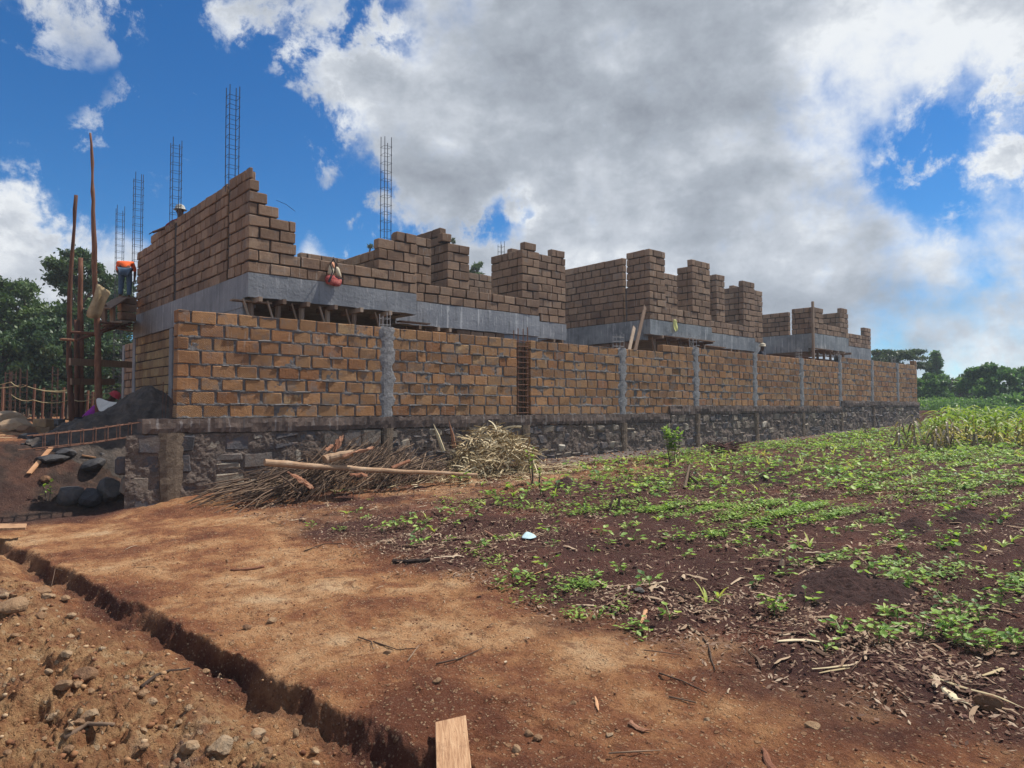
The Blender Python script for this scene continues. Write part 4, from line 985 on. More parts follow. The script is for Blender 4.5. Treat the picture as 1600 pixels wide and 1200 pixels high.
# ------------------------------------------------------------------ left yard: sand, sacks, rubble, rebar beam
def heap(name, cx, cy, zb, rx, ry, h, m, label, cat, seed, rough=.12, stuff=True, power=1.0):
    n = 90; mb = MB(); vs = []; fs = []
    for i in range(n+1):
        for j in range(n*2):
            r = i/n; t = math.pi*j/n
            x = math.cos(t)*r; y = math.sin(t)*r
            k = max(0, 1-r**power)
            vs.append((x*rx, y*ry, 0))
    a = np.array(vs); rr = np.sqrt((a[:, 0]/rx)**2+(a[:, 1]/ry)**2)
    nz = fbm(a[:, 0]+seed, a[:, 1], 1.2, 6, seed, .6)
    nz2 = fbm(a[:, 0]+seed, a[:, 1]+2, 4.0, 5, seed+3, .65)
    rq = rr*(1+.35*nz)
    z = h*(1-ss(rq, -.25, 1.0))*1.12+rough*1.4*nz2*(1-ss(rr, .75, 1))-.17*ss(rr, .8, 1.0)
    gr_ = terrain(a[:, 0]+cx, a[:, 1]+cy)-zb
    a[:, 2] = gr_+z+.12*ss(rr, .8, 1.0)-.0
    m2 = n*2
    fs = [(i*m2+j, (i+1)*m2+j, (i+1)*m2+(j+1) % m2, i*m2+(j+1) % m2) for i in range(n) for j in range(m2)]
    mb.add(a.tolist(), fs); o = mb.build(name, m, smooth=True); o.location = (cx, cy, zb)
    return tag(o, label, cat)
heap('sand_heap', 3.55, 14.3, .98, 1.95, 1.9, .98, M_sand, 'large dark sand heap beside the near corner of the boundary wall', 'sand heap', 3, rough=.055)
cloth('white_sacking', [[P3(151, 622, 15.0), P3(158, 621, 15.0), P3(168, 627, 14.8), P3(182, 628, 14.5)], [P3(152, 633, 14.9), P3(160, 632, 14.8), P3(171, 632, 14.7), P3(184, 630, 14.45)], [P3(157, 645, 14.6), P3(160, 647, 14.5), P3(170, 640, 14.5), P3(180, 634, 14.4)]], M_sack, 'white sacking draped over the left edge of the dark sand heap', 'sack')
cloth('white_sacking', [[P3(193, 625, 13.9), P3(205, 617, 13.9), P3(213, 615, 13.9), P3(223, 620, 13.8)], [P3(195, 629, 13.8), P3(206, 621, 13.8), P3(213, 618, 13.8), P3(222, 622, 13.75)]], M_sack, 'narrow strip of white sacking near the top of the sand heap', 'sack')
# horizontal reinforcement for the next ground beam
mb = MB()
pa = [Vector((2.95, BW+.0, 1.39)), Vector((1.5, BW+.02, 1.2))]
for dy in (.0, .18):
    for dz in (0, -.2): mb.tube([pa[0]+Vector((0, dy, dz)), pa[0].lerp(pa[1], .5)+Vector((0, dy, dz-.015)), pa[1]+Vector((-random.uniform(0, .2), dy, dz))], .008, 5)
for i in range(9):
    c = pa[0].lerp(pa[1], (i+.5)/9.2); q = [c+Vector((0, a, b)) for a, b in ((-.01, .01), (.19, .01), (.19, -.21), (-.01, -.21))]
    for k in range(4): mb.tube([q[k], q[(k+1) % 4]], .005, 4)
org = Vector((2.2, BW, 1.1)); o = mb.build('reinforcement_cage', M_rust, origin=org); o.data.materials[0] = M_rusty; tag(o, 'long rusty reinforcement cage lying level out of the wall corner', 'steel cage')
def boulder(px, py, Z, r, m, label, cat='rock', name='boulder', sc=(1, .8, .65), grp=None, lev=2, jit=.14, col=None, at=None):
    c = at or (P3(px, py, Z) if py < 690 else gpt(px, py+r*300/Z)+Vector((0, 0, r*sc[2]*.45))); mb = MB(); rot = Matrix.Rotation(random.uniform(0, 6), 3, 'Z') @ Matrix.Rotation(random.uniform(-.4, .4), 3, 'X')
    V, Fc = ICO[lev]; vs = []
    pl = [Vector((random.gauss(0, 1), random.gauss(0, 1), random.gauss(0, 1))).normalized() for _ in range(9)]; ds = [random.uniform(.55, .85) for _ in pl]
    for v in V:
        q = Vector(v)
        for n_, d_ in zip(pl, ds):
            t = q.dot(n_)-d_
            if t > 0: q -= n_*t
        q = Vector((q.x*sc[0], q.y*sc[1], q.z*sc[2]))*r*(1+random.uniform(-jit, jit)*.25); vs.append(rot @ q)
    mb.add(vs, Fc, col or (random.random(), .5, .5)); o = mb.build(name, m); o.location = c; return tag(o, label, cat, grp)
rk_ = random.Random(77)
for i in range(26):
    px = rk_.uniform(35, 215); Z = rk_.uniform(11.4, 13.4); x, y = xy(px, Z)
    if x > 2.55 and y < 12.2: continue
    r = rk_.uniform(.05, .17); boulder(0, 0, 0, r, M_drock, 'dark broken stone among the rubble on the bank left of the wall corner', 'rock', 'broken_rock', (rk_.uniform(.9, 1.4), .8, rk_.uniform(.4, .8)), 'broken stones on the bank', 2, at=Vector((x, y, gz(x, y)+r*.2)))
for i in range(16):
    px = rk_.uniform(-10, 135); Z = rk_.uniform(14.5, 19); x, y = xy(px, Z); r = rk_.uniform(.06, .20)
    boulder(0, 0, 0, r, M_rock, 'pale broken stone lying about the yard near the scaffold foot', 'rock', 'broken_rock', (1.1, .8, .6), 'pale broken stones in the yard', 2, at=Vector((x, y, gz(x, y)+r*.2)))
boulder(108, 778, 10.4, .24, M_drock, 'leftmost of the dark angular boulders at the foot of the wall corner', sc=(1, .8, .75))
boulder(140, 780, 10.2, .27, M_drock, 'middle dark boulder with a pale chip on top at the wall corner', sc=(1.15, .7, .6))
boulder(172, 775, 10.3, .26, M_drock, 'rightmost dark boulder leaning against the stone footing corner', sc=(.7, .7, .95))
boulder(103, 706, 11.6, .20, M_drock, 'dark slab of rock resting below the reinforcement cage', sc=(1.2, .8, .4))
boulder(123, 692, 11.9, .11, M_blk, 'small orange broken stone resting on the dark rubble', cat='stone', name='broken_stone', col=(.8, .5, .5))
boulder(145, 722, 11.2, .26, M_drock, 'wide dark rock under a pale sliver of wood beside the wall corner', sc=(1.3, .8, .45))
boulder(80, 715, 11.6, .22, M_drock, 'flat dark rock on the earth bank left of the wall corner', sc=(1.5, .9, .35))
boulder(12, 664, 17, .5, M_rock, 'large grey rubble boulder at the left edge of the yard', sc=(1.2, 1, .7), lev=3)
boulder(30, 667, 16.3, .38, M_rock, 'smaller grey rubble boulder near the left edge of the yard', sc=(1.1, 1, .65), lev=3)
boulder(45, 672, 15.9, .25, M_rock, 'low crumbling lump of rubble left of the stacked blocks', sc=(1.2, 1, .55), lev=3)
boulder(72, 748, 10.6, .10, M_rock, 'small pale clod on the edge of the earth bank')
for (px, py, Z, w_, h_, mm_, lab) in ((68, 661, 16, .36, .2, M_blky, 'upper block of the short stack left of the scaffold foot'), (68, 674, 16, .40, .2, M_blky, 'dark lower block of the short stack left of the scaffold foot'), (92, 681, 14.6, .42, .19, M_blk2, 'brown block lying in front of the scaffold foot'), (80, 667, 17.5, .3, .2, M_mort, 'grey concrete block behind the short stack'), (20, 686, 13.6, .8, .08, M_blky, 'flat pale slab lying at the left edge of the yard'), (88, 664, 17.6, .3, .3, M_mort, 'pale grey block standing behind the brown block')):
    c = P3(px, py, Z); mb = MB(); mb.box((-w_/2, -.13, -h_/2), (w_/2, .13, h_/2), bev=.014, jit=.01); o = mb.build('building_block', mm_); o.location = c; o.rotation_euler = (0, 0, random.uniform(-.9, -.5)); tag(o, lab, 'block', 'loose blocks in the yard')
for (pa_, pb_, Za, Zb, lab) in (((45, 745), (80, 704), 11.2, 11.7, 'thin board lying up the earth bank left of the rocks'), ((128, 716), (150, 722), 10.9, 10.9, 'pale wood sliver among the dark rocks by the wall corner')):
    mb = MB(); p, q = gpt(*pa_)+Vector((0, 0, .04)), gpt(*pb_)+Vector((0, 0, .04)); mb.beam((0, 0, 0), q-p, .07, .02); o = mb.build('wood_piece', M_plank); o.location = p+Vector((0, 0, .02)); tag(o, lab, 'wood piece')
# strings and their stakes
def string(pts, label):
    c = Vector(pts[0]); mb = MB(); pp = []
    for a, b in zip(pts[:-1], pts[1:]):
        for t in (0, .25, .5, .75): q = Vector(a).lerp(Vector(b), t); q.z -= .35*t*(1-t); pp.append(q-c)
    pp.append(Vector(pts[-1])-c); mb.tube(pp, .011, 4); o = mb.build('setting_out_string', M_string); o.location = c; tag(o, label, 'string', 'strings across the yard')
string([P3(-60, 605, 22), P3(36, 601, 21), P3(110, 612, 18), P3(176, 612, 17)], 'topmost pale string tied from stake to stake across the yard')
string([P3(-60, 603, 22), P3(17, 597, 21), P3(40, 603, 21), P3(112, 609, 18), P3(122, 603, 18)], 'second pale string crossing the first at the stake')
string([P3(18, 617, 20), P3(52, 625, 19), P3(112, 624, 17), P3(153, 618, 15.6)], 'lowest yellow string with loose ends hanging from it')
STK = {52: 'first of the pair behind the strings', 66: 'second of the pair behind the strings', 98: 'just left of the scaffold poles', 136: 'left of two seen between the scaffold poles', 143: 'right of two seen between the scaffold poles', 3: 'at the very left edge of the photo'}
i = 0
for (px, Z, top, n) in ((12, 22, 583, 2), (19, 23, 583, 2), (36, 20, 579, 3), (85, 23, 576, 4), (52, 26, 600, 1), (66, 26, 606, 1), (98, 27, 605, 1), (136, 28, 610, 1), (143, 25, 612, 1), (3, 25, 600, 1), (-20, 24, 590, 2)):
    x, y = xy(px, Z); zt = P3(px, top, Z).z; g = 1.05
    if n > 1:
        o = cage('rebar_column', 0, 0, 0, zt-g, .16, .16, .22, .009, M_rust, None, .1); o.location = (x, y, g)
        tag(o, ['leftmost', 'second', 'third', 'fourth', 'fifth'][min(i, 4)]+' rusty reinforcement column standing in the yard before the trees', 'steel cage', 'reinforcement columns in the yard'); i += 1
    else:
        mb = MB(); mb.tube([(0, 0, 0), (.03, 0, zt-g)], .05, 6); o = mb.build('stake', M_pole); o.location = (x, y, g); tag(o, 'thin wooden stake in the yard, %s' % STK[px], 'stake', 'stakes in the yard')

# ------------------------------------------------------------------ trees
def leafcloud(centers, radii, n, size, aspect=.45, seed=0, droop=.3):
    """numpy leaf quads on the outsides of clumps; returns verts, faces, cols"""
    r = np.random.default_rng(seed); c = np.array(centers); rad = np.array(radii)
    w_ = (rad.min(1)**1.6); idx = r.choice(len(c), n, p=w_/w_.sum())
    d = r.normal(size=(n, 3)); d /= np.linalg.norm(d, axis=1)[:, None]
    rr = r.uniform(.15, 1.0, n)**.6*np.where(r.random(n) < .25, r.uniform(1, 1.7, n), 1)
    p = c[idx]+d*rad[idx]*rr[:, None]
    a = r.normal(size=(n, 3)); a[:, 2] -= droop*2; a /= np.linalg.norm(a, axis=1)[:, None]
    b = np.cross(a, r.normal(size=(n, 3))); b /= np.linalg.norm(b, axis=1)[:, None]
    s = size*r.uniform(.6, 1.4, n)[:, None]
    v = np.stack([p-a*s*.5, p+b*s*aspect*.5, p+a*s*.5, p-b*s*aspect*.5], 1).reshape(-1, 3)
    clump = r.random(len(c))
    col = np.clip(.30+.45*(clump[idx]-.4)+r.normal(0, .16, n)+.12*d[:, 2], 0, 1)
    return v, col
def leafmesh(name, v, col, m, parent):
    me = bpy.data.meshes.new(name); nf = len(v)//4
    me.vertices.add(len(v)); me.vertices.foreach_set('co', v.ravel()); me.loops.add(nf*4); me.loops.foreach_set('vertex_index', np.arange(nf*4))
    me.polygons.add(nf); me.polygons.foreach_set('loop_start', np.arange(0, nf*4, 4)); me.update(calc_edges=True)
    cc_ = np.ones((len(v), 4)); cc_[:, 0] = np.repeat(col, 4); cc_[:, 1] = .5; at = me.color_attributes.new('rnd', 'FLOAT_COLOR', 'POINT'); at.data.foreach_set('color', cc_.ravel())
    return link(name, me, parent, [m])
M_trunk = simple('tree_bark', [(.2, (.045, .032, .025)), (.5, (.11, .085, .065)), (.85, (.22, .18, .14))], 4, .02, stretch=(2, 2, .5))
def tree(px, Z, topy, halfw, label, m, kind='tree', n=9000, leaf=.2, shape='round', base=1.0, lowest=.25, seed=1, clumps=40, cat='tree', asp=.45, grp=None, rag_=1.0):
    r = random.Random(seed); x, y = xy(px, Z); H = P3(px, topy, Z).z-base; Wd = halfw/1080*Z
    o = empty(kind, (x, y, base), label, cat, grp)
    cs = []; rs = []; mb = MB()
    lean_ = (r.uniform(-.3, .3), r.uniform(-.3, .3))
    mb.tube([(0, 0, -.2), (lean_[0]*.3, lean_[1]*.3, H*.3), (lean_[0], lean_[1], H*.62), (lean_[0]*1.2, lean_[1]*1.2, H*.92)], [H*.022+.03, H*.018+.02, H*.011+.012, .015], 8)
    for i in range(clumps):
        t = r.random()
        if shape == 'cone': prof = (1-t)**.8*.95+.06
        elif shape == 'flat': prof = 1.0
        elif shape == 'tall': prof = math.sin(math.pi*min(1, .18+t*.78))**.7
        else: prof = math.sqrt(max(.03, 1-(2*t-1)**2))
        zz = (H*(lowest+(1-lowest)*t)) if shape != 'flat' else H*(.72+.26*r.random())
        a = r.uniform(0, 2*math.pi); rr = Wd*prof*math.sqrt(r.random())*.88
        c = (math.cos(a)*rr, math.sin(a)*rr, zz-.04*H*(shape != 'cone')); cr = Wd*r.uniform(.16, .36)*(.55+.45*prof)*rag_
        cs.append(c); rs.append((cr, cr, cr*(.75 if shape != 'flat' else .3)))
        if i % 2 == 0:
            zb = max(H*.15, zz-H*.25*r.uniform(.4, 1)); mb.tube([(lean_[0]*zb/H, lean_[1]*zb/H, zb), (c[0]*.5, c[1]*.5, (zb+c[2])*.52), c], [H*.007+.008, H*.004+.006, .006], 5)
    mb.build('trunk', M_trunk, o)
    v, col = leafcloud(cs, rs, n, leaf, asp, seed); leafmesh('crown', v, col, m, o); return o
T = tree
T(118, 33, 386, 78, 'dark leafy tree rising behind the scaffold poles, tallest on the left', M_leafd, n=26000, leaf=.2, seed=1, clumps=70, lowest=.2, rag_=.8)
T(30, 36, 436, 74, 'lighter green tree behind the reinforcement columns at the left edge', M_leafl, n=22000, leaf=.22, seed=2, clumps=60, lowest=.3)
T(-45, 32, 405, 52, 'tree cut by the left edge of the photo, its crown just showing', M_leafl, n=14000, leaf=.22, seed=3, clumps=46, lowest=.3)
T(170, 42, 425, 60, 'dark tree behind the scaffold platform beside the house wall', M_leafd, n=16000, leaf=.24, seed=4, clumps=50)
T(75, 30, 500, 70, 'broad dark green tree low in front of the taller left trees', M_leafd, n=22000, leaf=.2, seed=5, clumps=60, lowest=.18)
T(150, 31, 520, 60, 'low dark tree seen between the scaffold poles', M_leafd, n=18000, leaf=.2, seed=6, clumps=50, lowest=.18)
T(5, 29, 520, 60, 'low dark tree behind the strings at the left edge', M_leafd, n=18000, leaf=.2, seed=7, clumps=50, lowest=.18)
T(-150, 34, 440, 90, 'wide tree outside the left edge of the yard', M_leafd, n=12000, leaf=.28, seed=8, clumps=50)
# thicket closing the view under the left trees
cs = []; rs = []
r_ = random.Random(4)
for i in range(150):
    px = r_.uniform(-200, 230); Z = r_.uniform(40, 50); x, y = xy(px, Z); cs.append((x, y, r_.uniform(1.2, 4.5))); rs.append((1.2, 1.2, 1.0))
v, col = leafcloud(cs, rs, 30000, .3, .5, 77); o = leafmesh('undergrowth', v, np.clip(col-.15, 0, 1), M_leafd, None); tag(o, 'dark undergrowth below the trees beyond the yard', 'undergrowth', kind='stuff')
TX = (14, 44, 60, 78, 96, 104, 133, 140, 148, 160, 24); ORD = ['first', 'second', 'third', 'fourth', 'fifth', 'sixth', 'seventh', 'eighth', 'ninth', 'tenth', 'eleventh']+['twelfth', 'thirteenth', 'fourteenth', 'fifteenth', 'sixteenth', 'seventeenth']
for px in TX:
    Z = r_.uniform(30, 38); x, y = xy(px, Z); mb = MB(); H = r_.uniform(3.2, 4.5); mb.tube([(0, 0, 0), (r_.uniform(-.1, .1), 0, H*.5), (r_.uniform(-.2, .2), 0, H)], [.07, .06, .04], 6)
    o = empty('slim_tree', (x, y, 1.0), 'slim bare tree trunk under the left trees, %s from the left' % ORD[sorted(TX).index(px)], 'tree', 'slim trunks under the left trees'); mb.build('trunk', M_trunk, o)
# tops showing over the nearest house
T(700, 46, 360, 34, 'eucalyptus top showing over the block piers of the nearest house', M_leafg, 'eucalyptus_tree', n=2600, leaf=.28, seed=11, clumps=34, shape='tall', lowest=.5, asp=.25, rag_=.5)
T(745, 48, 398, 26, 'leafy tree top in the window gap of the nearest house', M_leafl, 'eucalyptus_tree', n=5200, leaf=.28, seed=12, clumps=30, shape='tall', lowest=.5, asp=.25)
T(577, 46, 372, 18, 'thin eucalyptus tip beside the free standing pier', M_leafg, 'eucalyptus_tree', n=1500, leaf=.26, seed=13, clumps=22, shape='tall', lowest=.5, asp=.25)
T(640, 50, 362, 30, 'eucalyptus mostly hidden behind the stepped blocks', M_leafg, 'eucalyptus_tree', n=1500, leaf=.26, seed=14, clumps=24, shape='tall', lowest=.5, asp=.25)
# right end
T(1395, 52, 542, 52, 'flat topped grey green tree above the far end of the boundary wall', M_leafg, 'acacia_tree', n=9000, leaf=.24, seed=21, clumps=46, shape='flat', asp=.35, rag_=.8)
T(1463, 60, 550, 28, 'pointed dark tree right of the wall end', M_leafr, n=14000, leaf=.3, seed=22, clumps=60, shape='cone', lowest=.05)
T(1452, 50, 582, 36, 'bright green bushy tree close to the wall end', M_leafr, n=15000, leaf=.22, seed=23, clumps=36, lowest=.05)
T(1503, 58, 586, 36, 'pale green bush between the pointed tree and the dark shrubs', M_leafg, n=12000, leaf=.25, seed=24, clumps=34, lowest=.05)
T(1552, 48, 568, 44, 'dark glossy tree at the right edge, rounded and dense', M_leafr, n=20000, leaf=.26, seed=25, clumps=44, lowest=.05, asp=.6)
T(1605, 50, 574, 38, 'dark tree cut by the right edge of the photo', M_leafr, n=12000, leaf=.26, seed=26, clumps=40, lowest=.05, asp=.6)
T(1575, 44, 622, 40, 'lower dark green shrub in front of the right hand trees', M_leafr, n=13000, leaf=.22, seed=27, clumps=34, lowest=.03, cat='shrub', kind='shrub')
T(1480, 46, 625, 34, 'low green shrub behind the dry maize stalks', M_leafl, n=9000, leaf=.2, seed=28, clumps=34, lowest=.03, cat='shrub', kind='shrub')
T(1525, 44, 628, 30, 'low dark shrub behind the green maize', M_leafr, n=11000, leaf=.2, seed=29, clumps=30, lowest=.03, cat='shrub', kind='shrub')
for i, (px, Z, ty) in enumerate(((1680, 52, 590), (1760, 50, 600), (1850, 55, 590), (1960, 50, 600))):
    T(px, Z, ty, 46, ['first', 'second', 'third', 'fourth'][i]+' tree beyond the right edge of the field', M_leafd, n=6000, leaf=.35, seed=30+i, clumps=34, lowest=.05)
cs = []; rs = []
for i in range(220):
    px = r_.uniform(1420, 2100); Z = r_.uniform(60, 75); x, y = xy(px, Z); cs.append((x, y, r_.uniform(1.0, 3.2))); rs.append((1.8, 1.8, 1.0))
v, col = leafcloud(cs, rs, 22000, .45, .5, 78); o = leafmesh('hedgerow', v, col, M_leafd, None); tag(o, 'distant dark hedgerow beyond the field', 'hedgerow', kind='stuff')
cs = []; rs = []
for i in range(260):
    px = r_.uniform(1425, 1900); Z = r_.uniform(35, 46); x, y = xy(px, Z); cs.append((x, y, gz(x, y)+r_.uniform(.1, .55))); rs.append((.8, .8, .35))
v, col = leafcloud(cs, rs, 26000, .16, .4, 79); o = leafmesh('rough_grass', v, np.clip(col+.1, 0, 1), M_leafr, None); tag(o, 'rough green growth along the far edge of the field', 'undergrowth', kind='stuff')

# ------------------------------------------------------------------ crops
def blade(mb, p, dirv, L, w_, droop, col, seg=5, lift=1.0, twist=0):
    """a strap leaf: rises and then droops"""
    d = Vector((dirv[0], dirv[1], 0)).normalized(); s = Vector((-d.y, d.x, 0)); vs = []; fs = []
    for i in range(seg+1):
        t = i/seg; q = Vector(p)+d*L*t*(.6+.3*t)+Vector((0, 0, L*(lift*t-droop*t*t)))
        ww = w_*math.sin(math.pi*min(.97, .18+.8*t))*.5; sv = (s+Vector((0, 0, twist*(t-.5))))
        vs += [q-sv*ww, q+Vector((0, 0, -ww*.35)), q+sv*ww]
    for i in range(seg): a = i*3; fs += [(a, a+1, a+4, a+3), (a+1, a+2, a+5, a+4)]
    mb.add(vs, fs, col)
def maize(x, y, H, dry, seed, label, grp=None):
    r = random.Random(seed); o = empty('maize_plant', (x, y, gz(x, y)-.02), label, 'maize plant', grp, r.uniform(0, 6))
    mb = MB(); lx = r.uniform(-.08, .08); mb.tube([(0, 0, 0), (lx*.4, 0, H*.5), (lx, 0, H*(.95 if not dry else .8))], [.016, .013, .006], 6, col=(r.uniform(.5, 1),)*3); mb.build('stalk', M_dryleaf if dry else M_maize, o)
    mb = MB(); n = r.randint(9, 12)
    for i in range(n):
        t = (i+.6)/n; z = H*t*.9; a = i*2.5+r.uniform(-.4, .4)
        yel = dry or t < .42
        if dry: blade(mb, (lx*t, 0, z), (math.cos(a), math.sin(a)), H*r.uniform(.28, .45), .06, r.uniform(1.2, 1.9), (r.uniform(0, 1), .5, .5), lift=.6, twist=r.uniform(-1, 1))
        else: blade(mb, (lx*t, 0, z), (math.cos(a), math.sin(a)), H*r.uniform(.42, .62), .085, r.uniform(.75, 1.15), (min(1, max(0, (.85 if t < .4 else .32)+r.gauss(0, .16))), .5, .5), lift=.95, twist=r.uniform(-.5, .5))
    mb.build('leaves', M_dryleaf if dry else M_maize, o)
    if not dry:
        mb = MB()
        for i in range(7): a = r.uniform(0, 6.3); blade(mb, (r.uniform(-.03, .03), r.uniform(-.03, .03), H*.42*r.random()+.1), (math.cos(a), math.sin(a)), H*.3, .05, 1.9, (r.random(), .5, .5), lift=.4)
        mb.build('dry_leaves', M_dryleaf, o)
for i, (px, Z, H, lab) in enumerate(((1405, 19.5, .95, 'leftmost dry brown maize stalk at the edge of the field'), (1429, 19.3, 1.15, 'tall bare dry maize stalk before the far wall end'), (1462, 18, .8, 'short dry maize stalk left of the green maize'), (1478, 18.6, .95, 'greyish dry maize stalk with drooping leaves'), (1489, 18.8, .85, 'dry maize stalk touching the first green maize'), (1352, 25, .45, 'small withered stalk near the foot of the far wall'))):
    x, y = xy(px, Z); maize(x, y, H, True, 300+i, lab)
    if i in (0, 1, 2, 3): maize(x+.12, y+.08, H*.8, True, 400+i, 'shorter '+lab[0].lower()+lab[1:]+', its neighbour')
r_ = random.Random(12)
for i in range(80):
    px = r_.uniform(1478, 1790); Z = r_.uniform(18.8, 25) if px > 1500 else r_.uniform(21, 25)
    if r_.random() < .12: px = r_.uniform(1455, 1480); Z = r_.uniform(19, 21)
    x, y = xy(px, Z); maize(x, y, r_.uniform(.82, 1.12), False, 500+i, 'leafy maize plant, green above and yellowing below, in the stand at the right edge', 'standing maize at the right edge')
# bean seedlings: six plants built once, then copied
def bean_variant(seed, big):
    r = random.Random(seed); mb = MB(); n = r.randint(5, 9) if not big else r.randint(14, 22)
    mb.tube([(0, 0, 0), (.01, 0, .05 if not big else .14)], .004, 4, col=(.3, .5, .5))
    for i in range(n):
        a = r.uniform(0, 6.3); rr = r.uniform(.02, .09)*(1 if not big else 1.6); z = r.uniform(.04, .10)*(1 if not big else 1.9)
        c = Vector((math.cos(a)*rr, math.sin(a)*rr, z)); L = r.uniform(.05, .085); d = Vector((math.cos(a), math.sin(a), r.uniform(-.5, .45))).normalized(); s = d.cross(Vector((0, 0, 1))).normalized(); up = s.cross(d)
        mb.tube([(0, 0, z*.5), c], .002, 3, col=(.4, .5, .5))
        v = [c, c+d*L*.3+s*L*.34+up*.006, c+d*L*.65+s*L*.30, c+d*L, c+d*L*.65-s*L*.30, c+d*L*.3-s*L*.34+up*.006, c+d*L*.45-up*.008]
        col = (min(1, max(0, r.gauss(.5, .22))), .5, .5); mb.add(v, [(0, 1, 6), (1, 2, 6), (2, 3, 6), (3, 4, 6), (4, 5, 6), (5, 0, 6)], col)
    return mb
def sprig_variant(seed):
    r = random.Random(seed); mb = MB()
    for i in range(r.randint(4, 7)): a = r.uniform(0, 6.3); blade(mb, (0, 0, 0), (math.cos(a), math.sin(a)), r.uniform(.08, .17), .022, r.uniform(.3, .8), (r.uniform(.4, 1), .5, .5), seg=3, lift=1.1)
    return mb
protoMB = [bean_variant(i, False) for i in range(8)]+[sprig_variant(20+i) for i in range(2)]
protoB = [bean_variant(30+i, True) for i in range(5)]
pts = []
r_ = random.Random(99)
def infield(x, y):
    return x > 4.2+.4*math.sin(y*1.3)-.2*math.sin(y*3.1) and y < 10.9-.0*x and x < 34
row = -14.0
while row < 11:
    x = 3.7
    while x < 34:
        x += .26*r_.uniform(.6, 1.6)
        yy = row+r_.uniform(-.06, .06)+.10*math.sin(x*.9+row)
        den = .82
        q = Vector((x, yy, 0)); u = q.dot(R3)/max(.1, q.dot(F2))
        if q.dot(F2) < 2.5 or abs(u) > .95: continue
        if not infield(x, yy): continue
        if x < 6.5 and yy > 4.5: den = .55
        if x < 6.3 and yy < 4.5: den = .40
        dd = q.dot(F2)
        if yy > 8.6 and x < 11: den *= .18
        if r_.random() < den: pts.append((dd, x, yy))
    row += .50
pts.sort(); prot_objs = []
extra_big = [(1380, 985), (1370, 1000), (1470, 945), (1500, 985), (1530, 975), (1560, 960), (1565, 1005), (1590, 1010), (1480, 1000), (1440, 1000), (1405, 965), (1420, 925), (1510, 1010), (1545, 1015), (1395, 905), (1205, 960), (620, 830), (700, 1e9)]
cnt = 0
bigs = [gpt(px, py) for px, py in extra_big if py < 2000]
objs = []
for k, mbv in enumerate(protoMB+protoB):
    objs.append(mbv.build('bean_plant', M_bean))
made = [False]*len(objs)
def put(k, x, y, s, lab, grp):
    if not made[k]: o = objs[k]; made[k] = True
    else: o = objs[k].copy(); COL.objects.link(o)
    o.location = (x, y, gz(x, y)-.005); o.scale = (s, s, s*r_.uniform(.8, 1.2)); o.rotation_euler = (r_.uniform(-.15, .15), r_.uniform(-.15, .15), r_.uniform(0, 6.3)); tag(o, lab, 'plant', grp)
bigs.sort(key=lambda q: q.dot(R3)/q.dot(F2))
for bi, q in enumerate(bigs): put(len(protoMB)+r_.randrange(5), q.x+r_.uniform(-.05, .05), q.y, r_.uniform(.62, .95), 'larger leafy bean plant at the lower right of the field, %s from the left' % ORD[bi], 'larger bean plants at the lower right')
for (d_, x, y) in pts[:275]:
    k = r_.choices(range(len(protoMB)), [3]*8+[2]*2)[0]; put(k, x, y, r_.uniform(.6, 1.2), 'small green seedling growing in the dark field soil', 'seedlings in the field'); cnt += 1
for k, m_ in enumerate(made):
    if not m_: bpy.data.objects.remove(objs[k])
def scatter_mesh(name, protos, plist, m, label, cat, hz=None):
    P = []
    for p in protos:
        P.append((np.array(p.v, float), np.array([i for f in p.f for i in f], int), np.array([len(f) for f in p.f], int), np.array(p.c, float)))
    by = {}
    for t in plist: by.setdefault(t[0], []).append(t[1:])
    Vs, Cs, Ls, Ts = [], [], [], []; off = 0; rg = np.random.default_rng(3)
    for k, it in by.items():
        v, li, lt, c = P[k]; A = np.array(it, float); n = len(A); nv = len(v)
        ca = np.cos(A[:, 5])*A[:, 3]; sa = np.sin(A[:, 5])*A[:, 3]
        X = v[None, :, 0]*ca[:, None]-v[None, :, 1]*sa[:, None]+A[:, 0:1]; Y = v[None, :, 0]*sa[:, None]+v[None, :, 1]*ca[:, None]+A[:, 1:2]; Z = v[None, :, 2]*A[:, 4:5]+A[:, 2:3]
        Vs.append(np.stack([X, Y, Z], -1).reshape(-1, 3)); Cs.append(np.clip(np.tile(c, (n, 1))+np.repeat(rg.uniform(-.2, .2, n), nv)[:, None], 0, 1))
        Ls.append((li[None]+(np.arange(n)*nv)[:, None]+off).ravel()); Ts.append(np.tile(lt, n)); off += n*nv
    V = np.concatenate(Vs); Cc_ = np.concatenate(Cs); L = np.concatenate(Ls); T_ = np.concatenate(Ts)
    me = bpy.data.meshes.new(name); me.vertices.add(len(V)); me.vertices.foreach_set('co', V.ravel()); me.loops.add(len(L)); me.loops.foreach_set('vertex_index', L)
    me.polygons.add(len(T_)); me.polygons.foreach_set('loop_start', np.concatenate([[0], np.cumsum(T_)[:-1]])); me.update(calc_edges=True)
    at = me.color_attributes.new('rnd', 'FLOAT_COLOR', 'POINT'); c4 = np.ones((len(V), 4)); c4[:, :3] = Cc_; at.data.foreach_set('color', c4.ravel())
    o = link(name, me, None, [m]); return tag(o, label, cat, kind='stuff')
rest = pts[275:]
zz = terrain(np.array([p[1] for p in rest]), np.array([p[2] for p in rest]))
scatter_mesh('seedling_rows', protoMB, [(r_.randrange(10), p[1], p[2], z, s_ := r_.uniform(.8, 1.7), s_*1.1, r_.uniform(0, 6.3)) for p, z in zip(rest, zz)], M_bean, 'rows of bean seedlings in the farther part of the field', 'seedlings')
